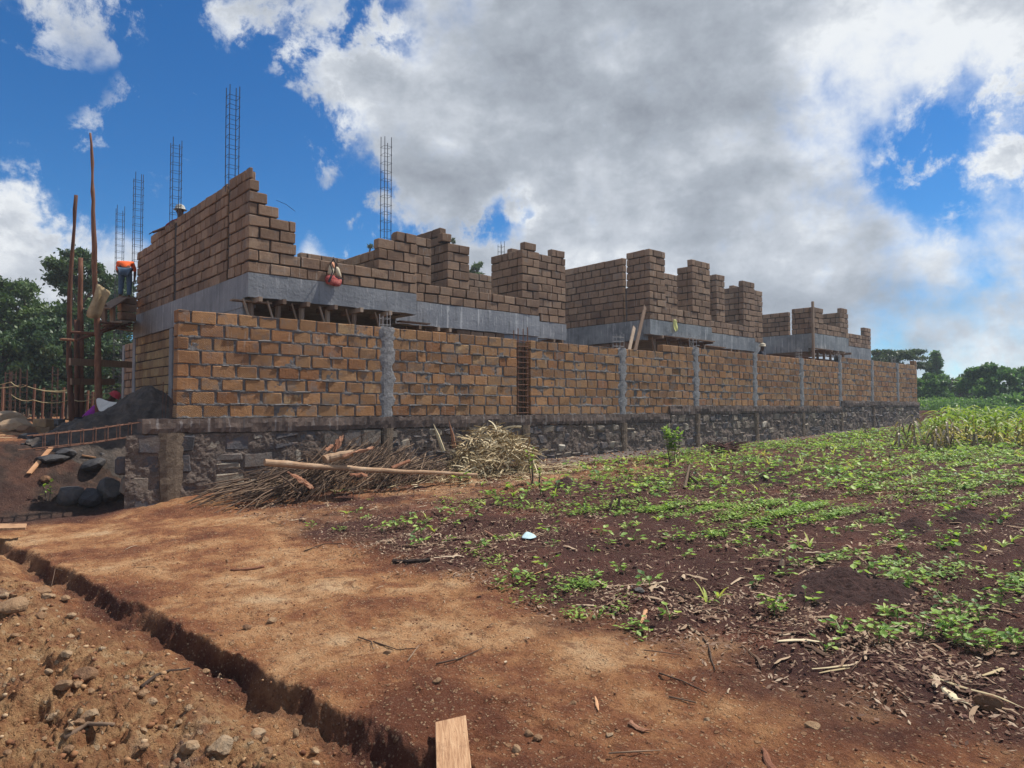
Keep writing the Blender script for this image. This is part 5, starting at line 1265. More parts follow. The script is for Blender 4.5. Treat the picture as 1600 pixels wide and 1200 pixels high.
# low weeds, in patches
def weed_variant(seed):
    r = random.Random(seed); mb = MB()
    for i in range(12):
        c = Vector((r.gauss(0, .05), r.gauss(0, .05), r.uniform(.008, .045))); a = r.uniform(0, 6.3); L = r.uniform(.018, .045); d = Vector((math.cos(a), math.sin(a), r.uniform(-.3, .6))).normalized(); s = Vector((-d.y, d.x, 0))
        mb.add([c-d*L*.5, c+s*L*.3, c+d*L*.5, c-s*L*.3], [(0, 1, 2, 3)], (min(1, max(0, r.gauss(.5, .25))), .5, .5))
    return mb
wv_ = [weed_variant(i) for i in range(8)]; wl = []
N = 165000; wx = rng.uniform(4.2, 36, N); wy = rng.uniform(-14, 11.3, N)
wx[:45000] = rng.uniform(3.7, 10.5, 45000); wy[:45000] = rng.uniform(1.0, 9.3, 45000)
q2 = wx*F2.x+wy*F2.y; uu = (wx*R3.x+wy*R3.y)/np.maximum(q2, .1)
patch = fbm(wx, wy, .55, 4, 222, .6)
g_far = ss(wx, 11, 17)*ss(wy, 0, 3)*.30+ss(q2, 9, 16)*.14
spot = np.zeros(N)
for (px, py, r0) in ((1100, 815, 1.0), (900, 880, .55), (960, 900, .5), (760, 860, .5), (830, 870, .6), (1020, 890, .4), (1060, 800, 1.1), (1480, 760, 2.6), (1300, 740, 1.8), (1400, 730, 2.5), (1250, 800, .8), (900, 910, .35), (1550, 740, 2.5)):
    g = gpt(px, py); spot = np.maximum(spot, np.exp(-(((wx-g.x)/r0)**2+((wy-g.y)/(r0*.7))**2)))
prob = np.clip(.40*(patch-.06)+g_far*(.45+2.2*patch)+1.25*spot*(.30+patch*2.0)-.03, 0, 1)*(.40+.60*np.cos((wy)*2*math.pi/.5))*np.where(q2 > 9, .62, .9)*(uu > -.8)*(uu < .95)*(q2 > 2.5)*(wx > 3.85+.25*np.sin(wy*1.3))
prob *= 1-ss(wy, 10.2, 11.3)*(wx < 16); prob *= np.where(wx < 6.5, .55, 1)
keep = rng.random(N) < prob; kx, ky = wx[keep], wy[keep]; kz = terrain(kx, ky); kq = q2[keep]
for x, y, z, d_ in zip(kx, ky, kz, kq):
    s_ = r_.uniform(.8, 1.5)*(1+max(0, d_-8)*.06); wl.append((r_.randrange(8), x, y, z-.004, s_, s_, r_.uniform(0, 6.3)))
print('weeds', len(wl), 'seedlings', len(pts))
scatter_mesh('low_weeds', wv_, wl, M_weed, 'low green weeds spreading in patches over the field', 'weeds')

# ------------------------------------------------------------------ litter, clods, twigs
def strip_variant(seed, L, w_, flatn=.5):
    r = random.Random(seed); mb = MB(); n = 5; a = 0; p = Vector((-L/2, 0, .006)); vs = []; fs = []
    for i in range(n+1):
        t = i/n; s = Vector((-math.sin(a), math.cos(a), r.uniform(-.6, .6)*flatn)); ww = w_*(.35+.65*math.sin(math.pi*min(.95, .1+t*.85)))/2
        vs += [p-s*ww, p+Vector((0, 0, ww*.5)), p+s*ww]
        a += r.uniform(-.35, .35); p = p+Vector((math.cos(a), math.sin(a), 0))*L/n; p.z = .004+r.uniform(0, .03)*math.sin(math.pi*t)
    for i in range(n): b = i*3; fs += [(b, b+1, b+4, b+3), (b+1, b+2, b+5, b+4)]
    mb.add(vs, fs, (r.random(), .5, .5)); return mb
lv = [strip_variant(i, random.uniform(.10, .34), random.uniform(.012, .04)) for i in range(14)]+[strip_variant(60+i, random.uniform(.03, .08), random.uniform(.008, .018)) for i in range(10)]
for i in range(8):
    mb = MB(); L = random.uniform(.1, .45); a = random.uniform(-.3, .3); mb.tube([(-L/2, 0, .008), (0, a*.05, .014), (L/2, 0, .008)], [.004, .0045, .002], 5, col=(random.random(), .5, .5)); lv.append(mb)
N = 46000; lx = rng.uniform(1.5, 24, N)**1.0; ly = rng.uniform(-8, 11.5, N); q2 = lx*F2.x+ly*F2.y; uu = (lx*R3.x+ly*R3.y)/np.maximum(q2, .1)
pn = fbm(lx, ly, .8, 4, 333, .6)
sp2 = np.zeros(N)
for (px, py, r0) in ((1100, 960, .6), (1180, 990, .6), (1300, 1010, .7), (1400, 1050, .7), (1000, 925, .5), (1230, 900, .8), (1500, 1080, .6), (870, 940, .35), (680, 860, .9), (620, 850, .7), (1130, 780, .9), (1200, 860, .8), (1440, 1020, .7), (1050, 990, .4), (780, 850, .7), (850, 710, .7), (900, 720, .7)):
    g = gpt(px, py); sp2 = np.maximum(sp2, np.exp(-(((lx-g.x)/r0)**2+((ly-g.y)/(r0*.7))**2)))
fieldm = ss(lx, 3.6, 4.4); prob = (fieldm*(.14+.40*np.clip(pn, 0, 1)+.62*sp2)+(1-fieldm)*.022)*(q2 > 2.2)*(np.abs(uu) < .95)
keep = rng.random(N) < prob; kx, ky = lx[keep], ly[keep]; kz = terrain(kx, ky); ks = sp2[keep]; kf = fieldm[keep]
ll = []
for x, y, z, s2, fm in zip(kx, ky, kz, ks, kf):
    big = r_.random() < (.14+.26*s2) and fm > .5
    k = r_.randrange(14) if big else (r_.randrange(14, 24) if r_.random() < .75 else r_.randrange(24, 32)); s_ = r_.uniform(.55, 1.0)
    ll.append((k, x, y, z+.002, s_, s_, r_.gauss(-.5, 1.0)))
print('litter', len(ll))
scatter_mesh('crop_litter', lv, ll, M_litter, 'dry husks, leaves and bits of stalk strewn over the field', 'litter')
# small dry flakes
fv = []
for i in range(12):
    r2_ = random.Random(900+i); mb = MB()
    for k in range(16):
        c = Vector((r2_.gauss(0, .10), r2_.gauss(0, .10), r2_.uniform(.002, .014))); a = r2_.uniform(0, 6.3); L = r2_.uniform(.008, .026); d = Vector((math.cos(a), math.sin(a), r2_.uniform(-.5, .5))); q = Vector((-d.y, d.x, r2_.uniform(-.5, .5)))*r2_.uniform(.2, .5)
        mb.add([c-d*L, c+q*L, c+d*L, c-q*L], [(0, 1, 2, 3)], (r2_.random(), .5, .5))
    fv.append(mb)
N = 26000; lx = rng.uniform(3.4, 14, N); ly = rng.uniform(-4, 11.2, N); q2 = lx*F2.x+ly*F2.y; uu = (lx*R3.x+ly*R3.y)/np.maximum(q2, .1)
sp3 = np.zeros(N)
for (px, py, r0) in ((640, 860, 1.0), (720, 850, .8), (600, 840, .8), (1000, 960, .8), (1150, 980, .8), (1300, 1010, .8), (800, 830, .8), (1400, 1040, .7), (450, 870, .5)):
    g = gpt(px, py); sp3 = np.maximum(sp3, np.exp(-(((lx-g.x)/r0)**2+((ly-g.y)/(r0*.8))**2)))
prob = ss(lx, 3.4, 4.3)*(.08+.4*np.clip(fbm(lx, ly, 1.0, 4, 555, .6), 0, 1)+.38*sp3)*(q2 > 2.5)*(np.abs(uu) < .95)
keep = rng.random(N) < prob; kx, ky = lx[keep], ly[keep]; kz = terrain(kx, ky)
fl_ = [(r_.randrange(12), x, y, z+.001, r_.uniform(.7, 1.4), 1.0, r_.uniform(0, 6.3)) for x, y, z in zip(kx, ky, kz)]; print('flakes', len(fl_))
M_flake = simple('dry_flake', [(.1, (.09, .05, .035)), (.5, (.20, .12, .08)), (.85, (.36, .26, .18)), (1, (.50, .40, .29))], 8, .003, byrnd=.85)
scatter_mesh('dry_flakes', fv, fl_, M_flake, 'small dry leaf flakes scattered over the tilled soil', 'litter')
# clods and gravel
cv = []
for i in range(10):
    mb = MB(); ico(mb, (0, 0, .25), 1, .22, .7, (random.random(), .5, .5), levels=1, scale=(1, random.uniform(.7, 1), 1)); cv.append(mb)
def scat_clods(N, xr, yr, fn, smin, smax, name, m, label, cat, seed):
    rg = np.random.default_rng(seed); x = rg.uniform(*xr, N); y = rg.uniform(*yr, N); q = x*F2.x+y*F2.y; u = (x*R3.x+y*R3.y)/np.maximum(q, .1)
    keep = (rg.random(N) < fn(x, y))*(q > 1.8)*(np.abs(u) < .95); x, y = x[keep], y[keep]; z = terrain(x, y)
    pl = []
    for a, b, c in zip(x, y, z):
        s_ = smin*(smax/smin)**(r_.random()**2.2); pl.append((r_.randrange(10), a, b, c-s_*.15, s_, s_, r_.uniform(0, 6.3)))
    print(name, len(pl)); return scatter_mesh(name, cv, pl, m, label, cat)
def tt_(x, y): return 1.86-.112*(y-3.26)-x
M_clod = simple('soil_clods', [(.1, (.12, .05, .028)), (.5, (.27, .13, .062)), (.8, (.40, .25, .13)), (.98, (.48, .39, .27))], 12, .004, byrnd=.75)
M_clodf = simple('dark_soil_clods', [(.1, (.030, .015, .013)), (.5, (.085, .042, .034)), (.9, (.17, .09, .068))], 12, .004, byrnd=.6)
scat_clods(60000, (-2.5, 2.2), (1, 11.5), lambda x, y: ss(tt_(x, y), .15, .5)*(.18+.8*np.clip(fbm(x, y, 1.6, 4, 444, .6)+.05, 0, 1)), .003, .024, 'rubble_gravel', M_clod, 'loose gravel and clods covering the dug ground at the lower left', 'gravel', 1)
scat_clods(60000, (1.0, 5.2), (-2, 9.5), lambda x, y: (tt_(x, y) < .25)*(.12+.9*np.clip(fbm(x, y, 1.3, 4, 454, .6)-.02, 0, 1))*(1.3-y/9.5), .002, .013, 'path_grit', M_clod, 'fine grit and crumbs scattered on the trodden path', 'grit', 2)
scat_clods(44000, (3.5, 16), (-5, 11.3), lambda x, y: ss(x, 3.6, 4.4)*(.12+.5*np.clip(fbm(x, y, 1.5, 4, 464, .6), 0, 1)), .005, .030, 'soil_crumbs', M_clodf, 'crumbs and clods of dark tilled soil over the field', 'soil crumbs', 3)
scat_clods(9000, (7, 36), (10.4, 11.8), lambda x, y: .5*ss(y, 10.4, 11.2), .006, .045, 'wall_foot_gravel', M_clod, 'pale gravel and chips along the foot of the boundary wall', 'gravel', 4)
# single stones one can point at
def stone_at(px, py, size_px, label, m=M_rock, grp=None, sc=(1, .85, .6), name='stone', col=None):
    g = gpt(px, py); Z = g.dot(F2); r = size_px/1080*Z*.5
    return boulder(0, 0, 0, r, m, label, 'stone', name, sc, grp, 3 if size_px > 20 else 2, at=g+Vector((0, 0, r*sc[2]*.35)), col=col or (random.uniform(.3, .95), .5, .5))
stone_at(1548, 1112, 50, 'brown lump of earth beside the husks at the lower right corner', M_rock, col=(.1, .5, .5))
stone_at(1270, 1137, 26, 'flat brown stone alone on the lower right of the path', sc=(1, .7, .3))
stone_at(345, 1165, 44, 'large pale crumbly rock at the bottom among the rubble', col=(.95, .5, .5))
stone_at(400, 1145, 32, 'pale crumbly rock just right of the largest one', col=(.9, .5, .5))
stone_at(300, 1172, 34, 'grey crumbly rock left of the largest pale one', col=(.85, .5, .5))
stone_at(20, 960, 46, 'squarish yellow brown stone near the left edge', sc=(1.1, .8, .6), col=(.6, .5, .5))
stone_at(135, 1062, 42, 'rounded brown stone in the dug ground at the left', col=(.15, .5, .5))
stone_at(100, 1080, 30, 'tan clod touching the rounded brown stone', col=(.5, .5, .5))
stone_at(322, 1052, 14, 'small orange stone on the floor of the trench', col=(.55, .5, .5))
stone_at(102, 939, 18, 'small pale stone near the trench at the left')
stone_at(806, 1175, 20, 'round pale stone right of the sawn plank'); stone_at(826, 1155, 20, 'left one of two touching stones near the sawn plank', col=(.5, .5, .5)); stone_at(841, 1160, 18, 'right one of two touching stones near the sawn plank', col=(.4, .5, .5))
stone_at(425, 972, 20, 'pale flat stone on the middle of the path', col=(.7, .5, .5)); stone_at(385, 985, 16, 'dark flat stone left of the pale one on the path', col=(.05, .5, .5))
stone_at(606, 1027, 16, 'small tan stone beside the long twig on the path'); stone_at(684, 1075, 18, 'small tan stone above the sawn plank')
stone_at(895, 1108, 15, 'small tan stone right of the middle of the path'); stone_at(952, 1153, 13, 'tiny orange stone low on the path'); stone_at(1105, 1130, 12, 'small grey stone on the path above the lower edge')
stone_at(492, 1182, 20, 'grey stone on the trench floor by the bottom edge', col=(.8, .5, .5)); stone_at(463, 1150, 20, 'upright pale stone in the trench', sc=(.6, .6, 1.1), col=(.8, .5, .5))
stone_at(160, 1022, 12, 'white pebble in the dug ground', col=(1, .5, .5)); stone_at(233, 787, 14, 'pale stone at the foot of the footing', col=(.8, .5, .5)); stone_at(1000, 938, 22, 'dark flat stone among the weeds', M_drock, sc=(1, .8, .3))
rr_ = random.Random(31)
for i in range(64):
    px = rr_.uniform(0, 560); py = rr_.uniform(900, 1195)
    g_ = gpt(px, py)
    if 1.86-.112*(g_.y-3.26)-g_.x < .30: continue
    stone_at(px, py, rr_.uniform(9, 26), 'crumbly pale brown stone lying in the dug ground left of the trench', grp='stones in the dug ground', name='stone')
M_soild = simple('fresh_dark_soil', [(.2, (.022, .010, .009)), (.5, (.052, .024, .020)), (.8, (.10, .046, .036))], 16, .05, byrnd=0, bscale=26)
for (px, py, rx, ry, h, lab) in ((1325, 918, .62, .34, .16, 'large mound of fresh dark soil in the lower right of the field'), (1385, 932, .34, .22, .10, 'lower spur of the large mound of fresh soil'), (1505, 812, .34, .26, .16, 'small dark soil mound near the right edge of the seedling rows'), (1432, 826, .32, .22, .13, 'small dark soil mound left of the one near the right edge'), (885, 762, .24, .2, .18, 'small dark soil mound right of the thin sapling'), (1195, 752, .5, .3, .16, 'low dark soil mound in the middle of the green weeds')):
    g = gpt(px, py); heap('soil_mound', g.x, g.y, g.z-.02, rx*1.25, ry*1.25, h, M_soild, lab, 'soil mound', px, rough=.03)
# planks
def plank(cor, th, label, name='plank', m=M_plank, z=.03):
    mb = MB(); c = sum((Vector(p) for p in cor), Vector())/4; vs = [Vector(p)-c for p in cor]; vs += [v-Vector((0, 0, th)) for v in vs]
    mb.add(vs, [(3, 2, 1, 0)[::-1], (4, 5, 6, 7)[::-1], (0, 4, 5, 1), (1, 5, 6, 2), (2, 6, 7, 3), (3, 7, 4, 0)], (.7, .5, .5)); o = mb.build(name, m); o.location = c
    md = o.modifiers.new('b', 'BEVEL'); md.width = .003; md.segments = 2; return tag(o, label, 'plank')
def gp(px, py, z):
    d = pray(px, py); k = (z-EYE)/d.z; return Vector((d.x*k, d.y*k, z))
a_, b_ = gp(680, 1128, .055), gp(728, 1117, .055); c_, d_ = gp(737, 1203, .04), gp(682, 1203, .04)
plank([a_, b_, b_+(c_-b_)*2.2, a_+(d_-a_)*2.2], .028, 'sawn orange plank running out of the bottom edge across the trench', m=M_plankn)
a_, b_ = gp(40, 817, .12), gp(42, 822, .12)
plank([gp(42, 818, .14), gp(40, 824, .14), gp(-90, 828, .14), gp(-90, 818, .14)], .03, 'pale plank laid across the trench at the left edge', m=M_plankf)
rb0 = random.Random(8)
M_char = simple('charred_wood', [(.3, (.018, .013, .012)), (.6, (.05, .035, .028)), (.85, (.12, .08, .06))], 9, .01, stretch=(1, 1, 1))
def twig(pts_, r0, r1, label, m=M_twig, name='twig', cat='stick', grp=None, lift=.01, n=6):
    P_ = [gpt(*p)+Vector((0, 0, lift)) if len(p) == 2 else Vector(p) for p in pts_]; c = P_[0].copy(); mb = MB(); pp = []
    for a, b in zip(P_[:-1], P_[1:]):
        for t in (0, .33, .66): pp.append(a.lerp(b, t)-c)
    pp.append(P_[-1]-c); k = len(pp); flat_ = name not in ('twig', 'charred_log')
    mb.tube([p+Vector((rb0.uniform(-1, 1)*r0*.5, rb0.uniform(-1, 1)*r0*.5, 0)) for p in pp], [(r0+(r1-r0)*i/(k-1))*((math.sin(math.pi*(.10+.82*i/(k-1)))**.8*rb0.uniform(.8, 1.2)) if flat_ else (rb0.uniform(.85, 1.1) if name == 'twig' else rb0.uniform(.6, 1.25))) for i in range(k)], n); o = mb.build(name, m, smooth=name == 'twig'); o.location = c
    if flat_: o.scale.z = .45
    return tag(o, label, cat, grp)
twig([(222, 1078), (245, 1060), (265, 1052), (297, 1051)], .012, .006, 'curved dark branch lying in the dug ground left of the trench')
twig([(100, 1160), (135, 1140), (175, 1136)], .016, .01, 'dark branch low at the left in the dug ground')
twig([(360, 893), (380, 892), (400, 889), (412, 886)], .012, .018, 'short reddish piece of bark on the path', M_bark)
twig([(560, 1000), (580, 1010), (583, 1022)], .005, .003, 'short twig hooked downwards on the path'); twig([(583, 1012), (620, 1022), (650, 1021)], .005, .003, 'slender dark twig on the middle of the path')
twig([(637, 1040), (655, 1014)], .005, .003, 'pale straight twig on the path'); twig([(682, 1045), (715, 1040), (755, 1018)], .007, .003, 'forked dark twig on the path, right of middle')
twig([(1030, 1060), (1065, 1075), (1105, 1093)], .005, .003, 'thin dark twig low on the right of the path'); twig([(1045, 1095), (1088, 1110)], .006, .004, 'straight dark twig below the thin one on the path')
twig([(1075, 980), (1105, 1010), (1117, 1052)], .008, .004, 'dark bent branch crossing from the husks to the path'); twig([(80, 920), (86, 905), (98, 897)], .004, .003, 'thin pale twig over the trench edge at the left')
twig([(475, 863), (505, 853), (540, 850)], .007, .004, 'dark root by the left edge of the field'); twig([(615, 879), (640, 881), (672, 880)], .022, .02, 'charred short log at the near edge of the field', M_char, 'charred_log', 'log', lift=.02)
twig([(1000, 983), (1012, 953)], .018, .02, 'flat pale wood chip standing out among the husks', M_plank, 'wood_chip', 'wood chip'); twig([(835, 905), (862, 893)], .010, .008, 'pale stick among the weeds', M_plank, 'stick')
twig([(985, 1140), (1000, 1152), (1016, 1157)], .022, .012, 'curled bark piece low on the path', M_bark, 'bark_piece', 'bark'); twig([(1190, 1175), (1203, 1200), (1215, 1225)], .012, .02, 'orange bark strip at the bottom edge', M_bark, 'bark_piece', 'bark')
twig([(930, 1100), (936, 1125)], .011, .008, 'small pale root stub on the path', M_plank, 'root_stub', 'root'); twig([(757, 834), (783, 850)], .013, .01, 'pinkish stick among the seedlings', M_bark, 'stick')
twig([(1450, 1060), (1500, 1078), (1560, 1098), (1600, 1118)], .012, .008, 'long pale maize stalk lying at the lower right', M_straw, 'fallen_stalk', 'stalk'); twig([(1270, 1052), (1340, 1046), (1400, 1050), (1460, 1062)], .012, .008, 'bundle-like pale stalk along the near edge of the field', M_straw, 'fallen_stalk', 'stalk')
twig([(1215, 1012), (1250, 1008), (1285, 1010)], .022, .015, 'thick grey dried stalk lying by the near edge of the field', M_straw, 'fallen_stalk', 'stalk'); twig([(1280, 1060), (1330, 1050), (1390, 1045)], .010, .007, 'thin grey dried stalk in front of the thick one', M_straw, 'fallen_stalk', 'stalk')
twig([(1470, 1078), (1495, 1100), (1520, 1108)], .03, .012, 'folded pale husk beside the lump of earth', M_straw, 'husk', 'husk'); twig([(1535, 1060), (1570, 1050), (1590, 1040)], .016, .01, 'stubby stalk at the right edge of the field', M_straw, 'fallen_stalk', 'stalk')
# broken blue glass-like scrap
g = gpt(820, 848); cloth('plastic_scrap', [[g+Vector((-.09, -.02, .01)), g+Vector((0, .0, .05)), g+Vector((.06, .03, .07))], [g+Vector((-.06, -.08, .01)), g+Vector((.02, -.07, .03)), g+Vector((.09, -.05, .04))], [g+Vector((-.03, -.12, .01)), g+Vector((.03, -.11, .01)), g+Vector((.10, -.10, .01))]], M_teal, 'pale blue plastic scrap lying among the seedlings', 'scrap', .003, jit=.004)

# ------------------------------------------------------------------ brushwood, logs, stalk heap
rb = random.Random(5)
mb = MB()
def onground(x, y, dz=0): return Vector((x, y, gz(x, y)+dz))
for i in range(520):          # long twigs fanned down to the lower left
    t = rb.random(); cx = 3.9+t*3.6; cy = 11.25-rb.random()*.55; 
    top = Vector((cx+rb.uniform(.1, .9), cy+rb.uniform(-.1, .25), 0)); L = rb.uniform(.5, 1.5)
    h = .10+.78*math.exp(-((cx-5.9)/1.35)**2)*rb.random()
    a = rb.gauss(.45, .35); dx = -math.cos(a)*L; dy = -math.sin(a)*L*.55
    p = onground(top.x, min(11.62, top.y), h+.05); q = onground(max(3.3, p.x+dx), p.y+dy, rb.uniform(0, .10)*(1 if rb.random() < .7 else 3))
    mid = p.lerp(q, .5)+Vector((rb.uniform(-.06, .06), rb.uniform(-.06, .06), rb.uniform(-.02, .08)))
    r0 = rb.choice([.004, .005, .006, .008, .011, .016]); mb.tube([p, mid, q], [r0, r0*.8, r0*.45], 4, col=(rb.random(), .5, .5))
for i in range(420):          # wiry tops
    cx = rb.uniform(4.4, 8.2); cy = rb.uniform(10.7, 11.55); h = .10+.85*math.exp(-((cx-6.0)/1.2)**2)*rb.random()
    p = onground(cx, cy, h); a = rb.uniform(0, 6.3); L = rb.uniform(.2, .6); q = p+Vector((math.cos(a)*L, math.sin(a)*L*.3, rb.uniform(-.12, .28))); q.y = min(q.y, 11.7)
    mb.tube([p, p.lerp(q, .5)+Vector((0, 0, rb.uniform(-.04, .08))), q], [.005, .004, .002], 3, col=(rb.random()*.6, .5, .5))
o = mb.build('brushwood', M_twig, origin=Vector((5.6, 11, .4))); tag(o, 'tangled heap of brushwood against the stone footing', 'brushwood', kind='stuff')
def log(pts_, r0, r1, label, m=M_log):
    P_ = [Vector(p) for p in pts_]; c = P_[0].copy(); mb = MB(); pp = []; k = 0
    for a, b in zip(P_[:-1], P_[1:]):
        for t in (0, .2, .4, .6, .8): pp.append(a.lerp(b, t)-c+Vector((rb.uniform(-.008, .008),)*3))
    pp.append(P_[-1]-c); n = len(pp); mb.tube(pp, [(r0+(r1-r0)*i/(n-1))*(1+rb.uniform(-.08, .08)) for i in range(n)], 12, col=(.5, .5, .5)); o = mb.build('log', m, smooth=False); o.location = c; return tag(o, label, 'log')
log([P3(413, 723, 10.75), P3(500, 729, 11.3), P3(600, 735, 12.0), P3(745, 742, 13.2)], .058, .03, 'long pale peeled log lying across the brushwood heap')
log([P3(508, 718, 11.4), P3(530, 712, 11.5), P3(552, 708, 11.6)], .075, .06, 'short thick log end under the red bark', M_log)
log([P3(612, 732, 12.2), P3(640, 720, 12.5)], .035, .03, 'short reddish log sticking up right of the brushwood', M_bark)
log([P3(470, 772, 10.8), P3(440, 745, 11.1)], .018, .012, 'dark bent branch at the front of the brushwood', M_twig)
def bark(px, py, Z, L, w_, rot, label):
    mb = MB(); n = 7; m_ = 6; vs = []
    for i in range(n+1):
        t = i/n
        for j in range(m_+1):
            a = math.pi*(j/m_-.5)*(.7+.5*t); r = w_*(.25+.75*math.sin(math.pi*min(.95, .08+t*.8)))*(1+rb.uniform(-.35, .35)); vs.append(((t-.5)*L+rb.uniform(-.03, .03), math.sin(a)*r, math.cos(a)*r*.6+rb.uniform(-.02, .02)))
    fs = [(i*(m_+1)+j, (i+1)*(m_+1)+j, (i+1)*(m_+1)+j+1, i*(m_+1)+j+1) for i in range(n) for j in range(m_)]; mb.add(vs, fs, (rb.uniform(.5, 1), .5, .5)); o = mb.build('bark_piece', M_bark); o.location = P3(px, py, Z); o.rotation_euler = rot
    md = o.modifiers.new('t', 'SOLIDIFY'); md.thickness = .006; return tag(o, label, 'bark', 'bark on the brushwood')
bark(560, 707, 11.55, .55, .07, (0, -.25, -.25), 'curled red bark piece on top of the thick log end'); bark(528, 693, 11.7, .30, .06, (.5, -.9, .4), 'upright pale orange bark flake at the top of the brushwood')
bark(515, 700, 11.6, .3, .05, (.2, -.3, .6), 'small orange bark flake below the upright one'); bark(470, 752, 10.9, .45, .07, (.3, .6, -.4), 'dark red bark sheet low in the brushwood'); bark(560, 743, 11.5, .35, .06, (.4, .1, .2), 'orange bark piece under the long log')
# dry maize stalk heap
mb = MB(); cx0, cy0 = 9.35, 11.05
for i in range(1500):
    rr = math.sqrt(rb.random()); a = rb.uniform(0, 6.3); x = cx0+math.cos(a)*rr*1.15; y = cy0+math.sin(a)*rr*.55
    hmax = .86*max(0, 1-((x-cx0-.15)/1.1)**2)**.8*(1-max(0, (cy0-y))/.7*.6); z = hmax*rb.random()**.5
    b_ = rb.uniform(0, 6.3); L = rb.uniform(.12, .42); p = onground(x, min(y, 11.6), z+.02); w0 = rb.uniform(.006, .017)
    d = Vector((math.cos(b_), math.sin(b_)*.6, rb.uniform(-.7, .9))).normalized(); s = d.cross(Vector((rb.gauss(0, 1), -1, rb.gauss(0, 1)))).normalized(); vs = []
    bend = Vector((rb.uniform(-1, 1), rb.uniform(-1, 1), -.8))*.35
    for k in range(4):
        t = k/3; q = p+d*L*t+bend*L*t*t; q.y = min(q.y, 11.72); vs += [q-s*w0, q+s*w0]
    mb.add(vs, [(0, 1, 3, 2), (2, 3, 5, 4), (4, 5, 7, 6)], (rb.random(), .5, .5))
for i in range(1500):          # skirt of straw around it
    x = rb.gauss(9.2, 1.25); y = rb.gauss(10.7, .35); x += .5*(y < 10.8)
    if y > 11.6: continue
    b_ = rb.uniform(0, 6.3); L = rb.uniform(.08, .35); p = onground(x, y, rb.uniform(.01, .07)); d = Vector((math.cos(b_), math.sin(b_), rb.uniform(-.1, .15))); s = Vector((-d.y, d.x, rb.uniform(-.5, .5)))*rb.uniform(.004, .012)
    q = p+d*L; mb.add([p-s, p+s, q+s*.5, q-s*.5], [(0, 1, 2, 3)], (rb.random(), .5, .5))
o = mb.build('stalk_heap', M_straw, origin=Vector((cx0, cy0, .5))); tag(o, 'pale heap of dry maize stalks piled against the stone footing', 'stalk heap', kind='stuff')
for (pts_, lab) in (([P3(693, 705, 14.3), P3(684, 680, 14.3), P3(677, 662, 14.3)], 'pale splintered stalk standing left of the stalk heap'), ([P3(710, 700, 14.4), P3(707, 680, 14.4), P3(701, 657, 14.4)], 'reddish splintered stalk standing beside the stalk heap')):
    c = pts_[0]; mb = MB(); mb.tube([p-c for p in pts_], [.05, .035, .005], 6, col=(.8, .5, .5)); o = mb.build('splintered_stalk', M_bark if 'reddish' in lab else M_straw); o.location = c; tag(o, lab, 'stalk')
# small dark red brush pile near the wall
g = gpt(1132, 706); mb = MB()
for i in range(90):
    a = rb.uniform(0, 6.3); L = rb.uniform(.2, .6); p = Vector((rb.gauss(0, .22), rb.gauss(0, .15), rb.uniform(.02, .2))); q = p+Vector((math.cos(a)*L, math.sin(a)*L, rb.uniform(-.05, .15))); mb.tube([p, q], .012, 4, col=(rb.random(), .5, .5))
o = mb.build('twig_pile', simple('dark_red_twigs', [(.2, (.03, .015, .013)), (.6, (.10, .045, .035)), (.9, (.2, .1, .08))], 9, .002, byrnd=.7)); o.location = g; tag(o, 'small dark red pile of twigs out in the field before the wall', 'twig pile', kind='stuff')
# saplings and shrubs in the field
def sapling(px, py, topy, n, label, spread=.05, m=M_leafl, stems=3, ls=.09, cat='sapling'):
    g = gpt(px, py); Z = g.dot(F2); H = (py-topy)/1080*Z; o = empty('sapling', g, label, cat); mb = MB(); mbl = MB(); r = random.Random(px)
    for s_ in range(stems):
        dx, dy = r.gauss(0, spread), r.gauss(0, spread); hh = H*r.uniform(.75, 1) if s_ else H; mb.tube([(dx*.3, dy*.3, 0), (dx*.7, dy*.7, hh*.5), (dx, dy, hh*.97)], [.010, .008, .003], 5)
        for i in range(n):
            t = r.uniform(.25, 1)**.7; a = r.uniform(0, 6.3); c = Vector((dx*t, dy*t, hh*t)); L = ls*r.uniform(.6, 1.3); d = Vector((math.cos(a), math.sin(a), r.uniform(-.2, .8))).normalized(); s2 = d.cross(Vector((0, 0, 1))).normalized()
            mbl.add([c, c+d*L*.4+s2*L*.28, c+d*L, c+d*L*.4-s2*L*.28], [(0, 1, 2, 3)], (min(1, max(0, r.gauss(.6, .25))), .5, .5))
    mb.build('stem', M_trunk, o); mbl.build('leaves', m, o)
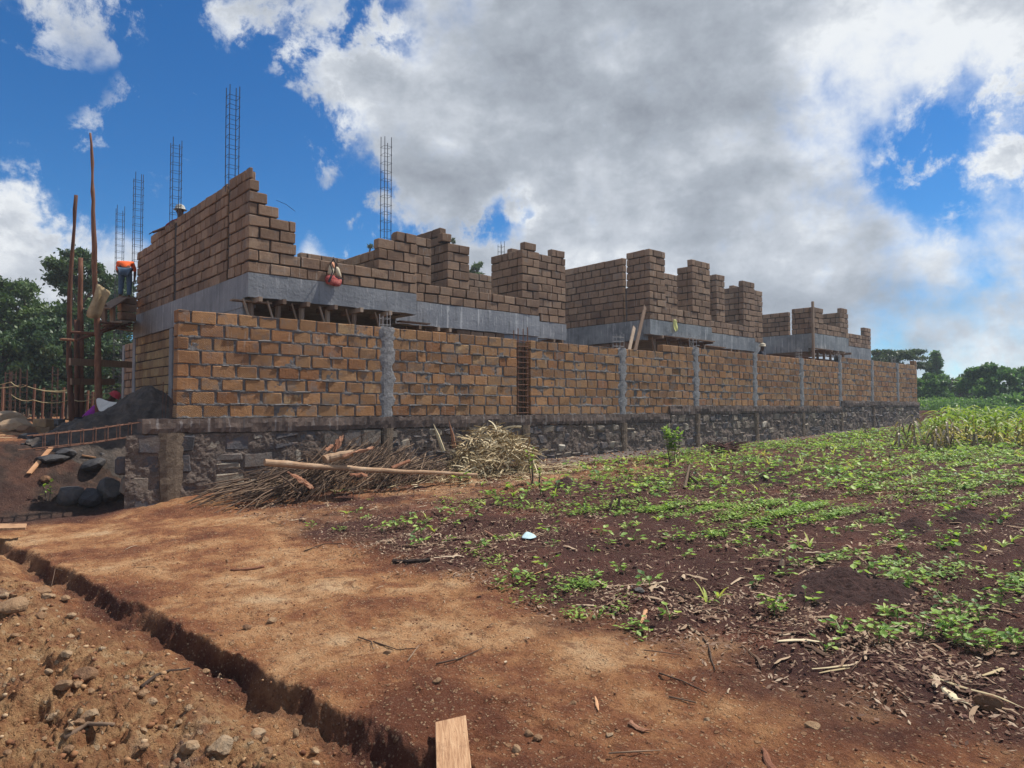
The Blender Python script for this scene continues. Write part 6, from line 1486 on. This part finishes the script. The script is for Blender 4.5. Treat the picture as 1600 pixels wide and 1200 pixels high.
sapling(1050, 727, 668, 34, 'bright green leafy shrub standing in the field before the wall', .10, M_weed, 6, .13, 'shrub')
sapling(833, 760, 703, 9, 'thin green sapling with bare lower stems beside the stalk heap', .04, M_weed, 3, .10)
sapling(843, 762, 727, 7, 'shorter thin sapling just right of the taller one', .03, M_weed, 2, .09)
sapling(77, 782, 752, 8, 'small wilted plant with one bright leaf on the bank at the left', .05, M_weed, 2, .10, 'plant')
# cut maize stumps
for i, (px, py, ty) in enumerate(((1075, 762, 727), (952, 800, 780), (965, 798, 776), (1145, 735, 722), (1235, 728, 715), (1390, 790, 778), (1220, 888, 872))):
    g = gpt(px, py); H = (py-ty)/1080*g.dot(F2); mb = MB(); mb.tube([(0, 0, 0), (.03, 0, H*.5), (.05+.05*(i % 2), 0, H)], [.028, .022, .015], 6, col=(.3+.1*i, .5, .5))
    if i == 0: mb.tube([(-.25, -.1, 0), (.05, 0, H*.95)], [.03, .02], 6, col=(.9, .5, .5)); mb.tube([(.25, -.1, 0), (.02, 0, H*.5)], [.03, .02], 6)
    o = mb.build('stump', M_twig); o.location = g; tag(o, ['forked grey stump standing in the middle of the field', 'left of two small dark stumps in the weeds', 'right of two small dark stumps in the weeds', 'thin stump near the small twig pile', 'thin dark stub far out in the field', 'short stub in the green weeds', 'short dark stub among the seedlings'][i], 'stump')

# ------------------------------------------------------------------ haze in the air
mb = MB(); mb.box((-90, -70, -1.2), (120, 120, 26)); hz = mb.build('haze', []); hz['kind'] = 'stuff'; hz['label'] = 'thin bluish haze in the humid air'
hm = bpy.data.materials.new('haze_air'); hm.use_nodes = True; ht = hm.node_tree; ht.nodes.clear()
pv = ht.nodes.new('ShaderNodeVolumePrincipled'); pv.inputs['Color'].default_value = (.72, .86, 1, 1); pv.inputs['Density'].default_value = .0010; pv.inputs['Anisotropy'].default_value = .3
ho = ht.nodes.new('ShaderNodeOutputMaterial'); ht.links.new(pv.outputs[0], ho.inputs['Volume']); hz.data.materials.append(hm)
S.cycles.volume_bounces = 1
